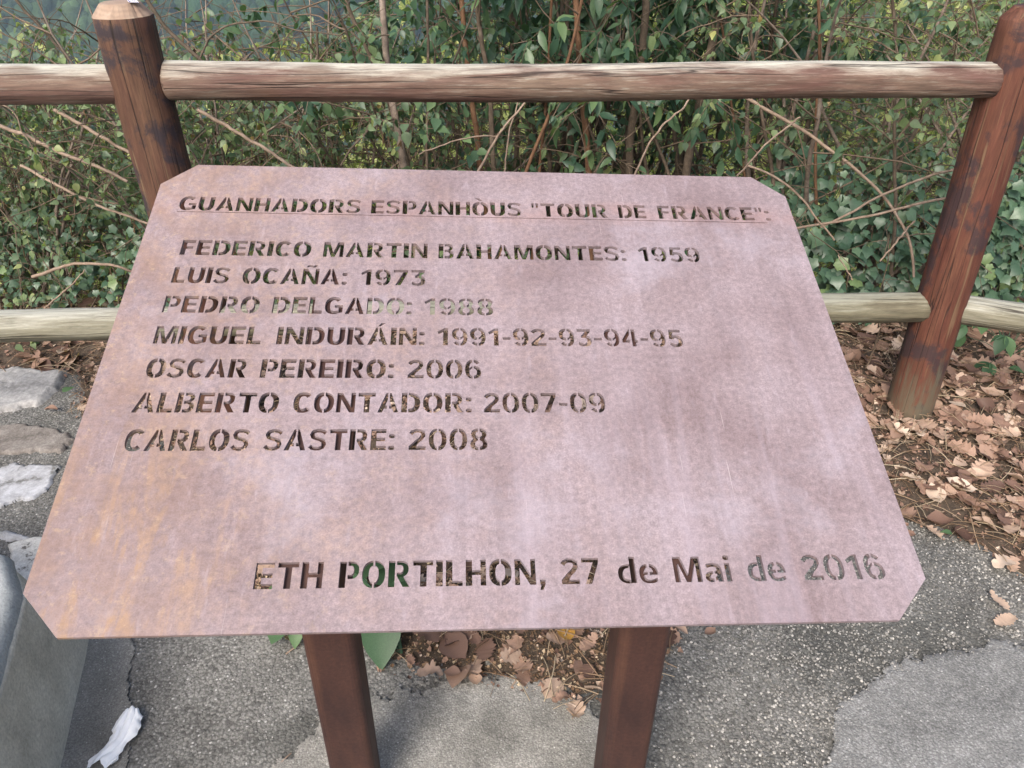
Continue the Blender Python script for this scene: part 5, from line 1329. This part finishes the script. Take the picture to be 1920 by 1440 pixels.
# ------------------------------------------------------------------ ivy bank, bramble sprig and broad-leaved plant
IVY_PTS = [(0, 0.02), (0.16, -0.06), (0.38, -0.02), (0.40, 0.18), (0.52, 0.42), (0.36, 0.55), (0.24, 0.66), (0.12, 0.86), (0.0, 1.02), (-0.12, 0.86), (-0.24, 0.66), (-0.36, 0.55), (-0.52, 0.42), (-0.40, 0.18), (-0.38, -0.02), (-0.16, -0.06)]
iv_v, iv_q, iv_t = fan_leaf(IVY_PTS, 0.25, 0.10)
iv_f = np.concatenate([np.stack([iv_q[:, 0], iv_q[:, 1], iv_q[:, 2]], -1), np.stack([iv_q[:, 0], iv_q[:, 2], iv_q[:, 3]], -1), iv_t])
def ivy(label, x0, x1, y0, y1, z0, z1, n, seed, base, n_ind=280, name='ivy', size=(0.028, 0.058)):
    rs = np.random.default_rng(seed); root = empty(name, base); tag(root, label, 'ivy' if name == 'ivy' else 'plant')
    x = rs.uniform(x0, x1, n); v = rs.random(n); y = y0 + (y1 - y0) * v + rs.normal(0, 0.05, n); z = z0 + (z1 - z0) * v + 0.05 * fbm(x * 6, v * 4) + np.abs(rs.normal(0, 0.07, n))
    P = np.stack([x, y, z], -1); S_ = rs.uniform(*size, n)
    nrm = np.array([0, -0.85, 0.75]) + rs.standard_normal((n, 3)) * 0.38; nrm /= np.linalg.norm(nrm, axis=1)[:, None]
    d = np.array([0, -0.3, -1.0]) + rs.standard_normal((n, 3)) * 0.6; d -= nrm * (d * nrm).sum(1)[:, None]; d /= np.linalg.norm(d, axis=1)[:, None]
    R = np.stack([np.cross(d, nrm), d, nrm], -1); t = rs.beta(2, 2.2, n)
    order = np.argsort(P[:, 1]); ind, rst = order[:n_ind], order[n_ind:]
    b = np.array(base)
    f = scatter('foliage', iv_v, iv_f, P[rst] - b, R[rst], S_[rst, None], t[rst], M['leaf_ivy'], root, smooth=True); f['kind'] = 'stuff'
    bank = []
    for tt in np.linspace(0.1, 0.95, 6):
        me = mesh_np('leaf', iv_v, iv_f, np.full(len(iv_v), tt)); me.materials.append(M['leaf_ivy']); bank.append(me)
    for i in ind:
        o = bpy.data.objects.new('leaf', bank[int(rs.integers(0, 6))]); COL.objects.link(o); o.parent = root
        mm = Matrix.Identity(4)
        for a in range(3):
            for c in range(3): mm[a][c] = R[i][a, c] * S_[i]
            mm[a][3] = P[i][a] - b[a]
        o.matrix_local = mm
    st = Tubes()
    for k in range(16):
        xx = rs.uniform(x0, x1); st.add(smooth_curve([(xx, y0, z0 - 0.02), (xx + rs.normal() * .1, (y0 + y1) / 2, (z0 + z1) / 2 - .03), (xx + rs.normal() * .2, y1, z1)], 12) - b, 0.004, 0.002, 5)
    s_ = st.build('stems', M['twig'], root); s_['kind'] = 'stuff'
ivy('bank of blue green ivy between the plate corner and the right fence post', 0.95, 2.0, 2.66, 2.98, 0.03, 0.48, 1100, 5, (1.45, 2.75, 0))
ivy('ivy climbing behind the right fence post at the right border', 1.75, 2.7, 2.75, 3.05, 0.03, 0.62, 1000, 6, (2.2, 2.85, 0))
ivy('small leaved ivy clump low behind the left-hand lower rail', -2.4, -1.2, 2.62, 2.85, 0.02, 0.34, 800, 7, (-1.8, 2.7, 0), n_ind=150, size=(0.02, 0.04))

def ground_plant(name, label, centre, n, leaf, size, mat, seed, hmin, hmax, spread, tri=False, cat='plant'):
    rs = np.random.default_rng(seed); root = empty(name, tuple(centre)); tag(root, label, cat); V, F = leaf
    me_bank = []
    for t in (0.15, 0.4, 0.65, 0.9):
        me = mesh_np('leaf', V, F, np.full(len(V), t)); me.materials.append(mat); me_bank.append(me)
    st = Tubes()
    for i in range(n):
        a = 2 * PI * i / n + rs.normal() * 0.3; rr = spread * rs.uniform(0.3, 1.0); h = rs.uniform(hmin, hmax)
        tip = np.array([math.cos(a) * rr, math.sin(a) * rr, h]); C_ = smooth_curve([(0, 0, -0.01), tip * [0.4, 0.4, 0.8], tip], 10); st.add(C_, 0.0016, 0.0011, 5)
        for j in ([-0.9, 0, 0.9] if tri else [0]):
            o = bpy.data.objects.new('leaf', me_bank[int(rs.integers(0, 4))]); COL.objects.link(o); o.parent = root
            s_ = rs.uniform(*size); o.scale = (s_,) * 3; o.location = tuple(tip); o.rotation_euler = (rs.uniform(-0.5, 0.15), rs.uniform(-.3, .3), a - PI / 2 + j)
    s_ = st.build('stalks', M['leaf_dock'], root); s_['kind'] = 'stuff'
    return root
LB = LEAF_BIG
c1 = on_z(1870, 690, 0.0); ground_plant('bramble', 'bright green three-leaved bramble sprig right of the right fence post', (c1[0] + 0.05, c1[1] + 0.05, 0.01), 16, LEAF_BIG, (0.045, 0.075), M['leaf_dock'], 3, 0.04, 0.16, 0.22, True)
c1 = on_z(1815, 605, 0.0); ground_plant('bramble', 'small bramble shoot behind the right fence post under the rail', (c1[0] + 0.1, c1[1], 0.01), 9, LEAF_BIG, (0.04, 0.06), M['leaf_dock'], 4, 0.05, 0.2, 0.15, True)
# broad-leaved plant behind the left sign post
dock = empty('broad_leaved_plant', (-0.24, 1.13, 0.01)); tag(dock, 'low broad-leaved green plant growing beside the left sign post', 'plant')
for k, (px, py, zt, px2, py2, z2, w) in enumerate([
    (712, 1120, 0.10, 714, 1240, 0.06, 1.1), (540, 1130, 0.10, 500, 1206, 0.05, 1.1), (690, 1100, 0.13, 600, 1075, 0.10, 1.0), (700, 1095, 0.13, 790, 1040, 0.10, 1.1),
    (680, 1085, 0.15, 700, 1010, 0.10, 1.1), (730, 1100, 0.12, 800, 1105, 0.08, 1.0), (560, 1150, 0.06, 550, 1212, 0.03, 0.9), (600, 1100, 0.12, 480, 1070, 0.08, 1.1)]):
    A_ = on_z(px, py, zt); B_ = on_z(px2, py2, z2); L = np.linalg.norm(B_ - A_); d = (B_ - A_) / L
    up = np.array([0.1, -0.3, 1.0]); x = np.cross(d, up); x /= np.linalg.norm(x); zz = np.cross(x, d)
    me = mesh_np('leaf', LEAF_BIG[0] * [w, 1, 1], LEAF_BIG[1], np.full(len(LEAF_BIG[0]), 0.2 + 0.1 * k)); me.materials.append(M['leaf_dock'])
    o = link('leaf', me, None, dock); mm = Matrix.Identity(4)
    for a in range(3):
        mm[a][0] = x[a] * L; mm[a][1] = d[a] * L; mm[a][2] = zz[a] * L; mm[a][3] = A_[a] - dock.location[a]
    o.matrix_local = mm
    stc = Tubes(); stc.add(smooth_curve([(0, 0, 0), (A_ - np.array(dock.location)) * [0.6, 0.6, 1.0], A_ - np.array(dock.location)], 10), 0.003, 0.002, 6); stc.build('stalk', M['leaf_dock'], dock)
# stray sticks on the ground
def ground_stick(label, a, b, r):
    A_ = on_z(*a, 0.012); B_ = on_z(*b, 0.012); A_[2] = float(ground_z(A_[0], A_[1])) + r; B_[2] = float(ground_z(B_[0], B_[1])) + r
    m = (A_ + B_) / 2 + [0.004, 0.004, 0.003]; tb = Tubes(); tb.add(smooth_curve([A_, m, B_], 10), r, r * 0.8, 7)
    o = tb.build('stick', M['cane'], None, m); o.location = tuple(m); tag(o, label, 'stick')
ground_stick('short pale stick on the grit touching the right sign post', (1096, 1285), (1140, 1294), 0.0035)
ground_stick('thin brown twig lying on the leaves between the sign posts', (872, 1268), (900, 1222), 0.002)
ground_stick('dark twig on the grit in the middle between the sign posts', (955, 1288), (998, 1240), 0.0018)
ground_stick('small reddish twig on the asphalt left of the left sign post', (520, 1432), (545, 1408), 0.0018)
ground_stick('pale broken twig at the left side of the left sign post', (535, 1222), (562, 1205), 0.002)

# ------------------------------------------------------------------ haze in the valley air
HZ = True
if HZ:
    x0, x1, y0, y1, z0, z1 = -1700, 1700, -110, 1600, -150, 190
    V = np.array([(x, y, z) for z in (z0, z1) for y in (y0, y1) for x in (x0, x1)])
    F = np.array([(0, 2, 3, 1), (4, 5, 7, 6), (0, 1, 5, 4), (2, 6, 7, 3), (0, 4, 6, 2), (1, 3, 7, 5)])
    hz = link('haze', mesh_np('haze', V, F, smooth=False)); tag(hz, 'pale blue haze filling the valley air', 'haze', kind='stuff')
    m = bpy.data.materials.new('haze_air'); m.use_nodes = True; nt = m.node_tree
    nt.nodes.remove(nt.nodes['Principled BSDF']); pv_ = nt.nodes.new('ShaderNodeVolumePrincipled')
    pv_.inputs['Color'].default_value = (0.66, 0.83, 1.0, 1); pv_.inputs['Density'].default_value = 0.00040; pv_.inputs['Anisotropy'].default_value = 0.2
    nt.links.new(pv_.outputs[0], nt.nodes['Material Output'].inputs['Volume'])
    hz.data.materials.append(m)
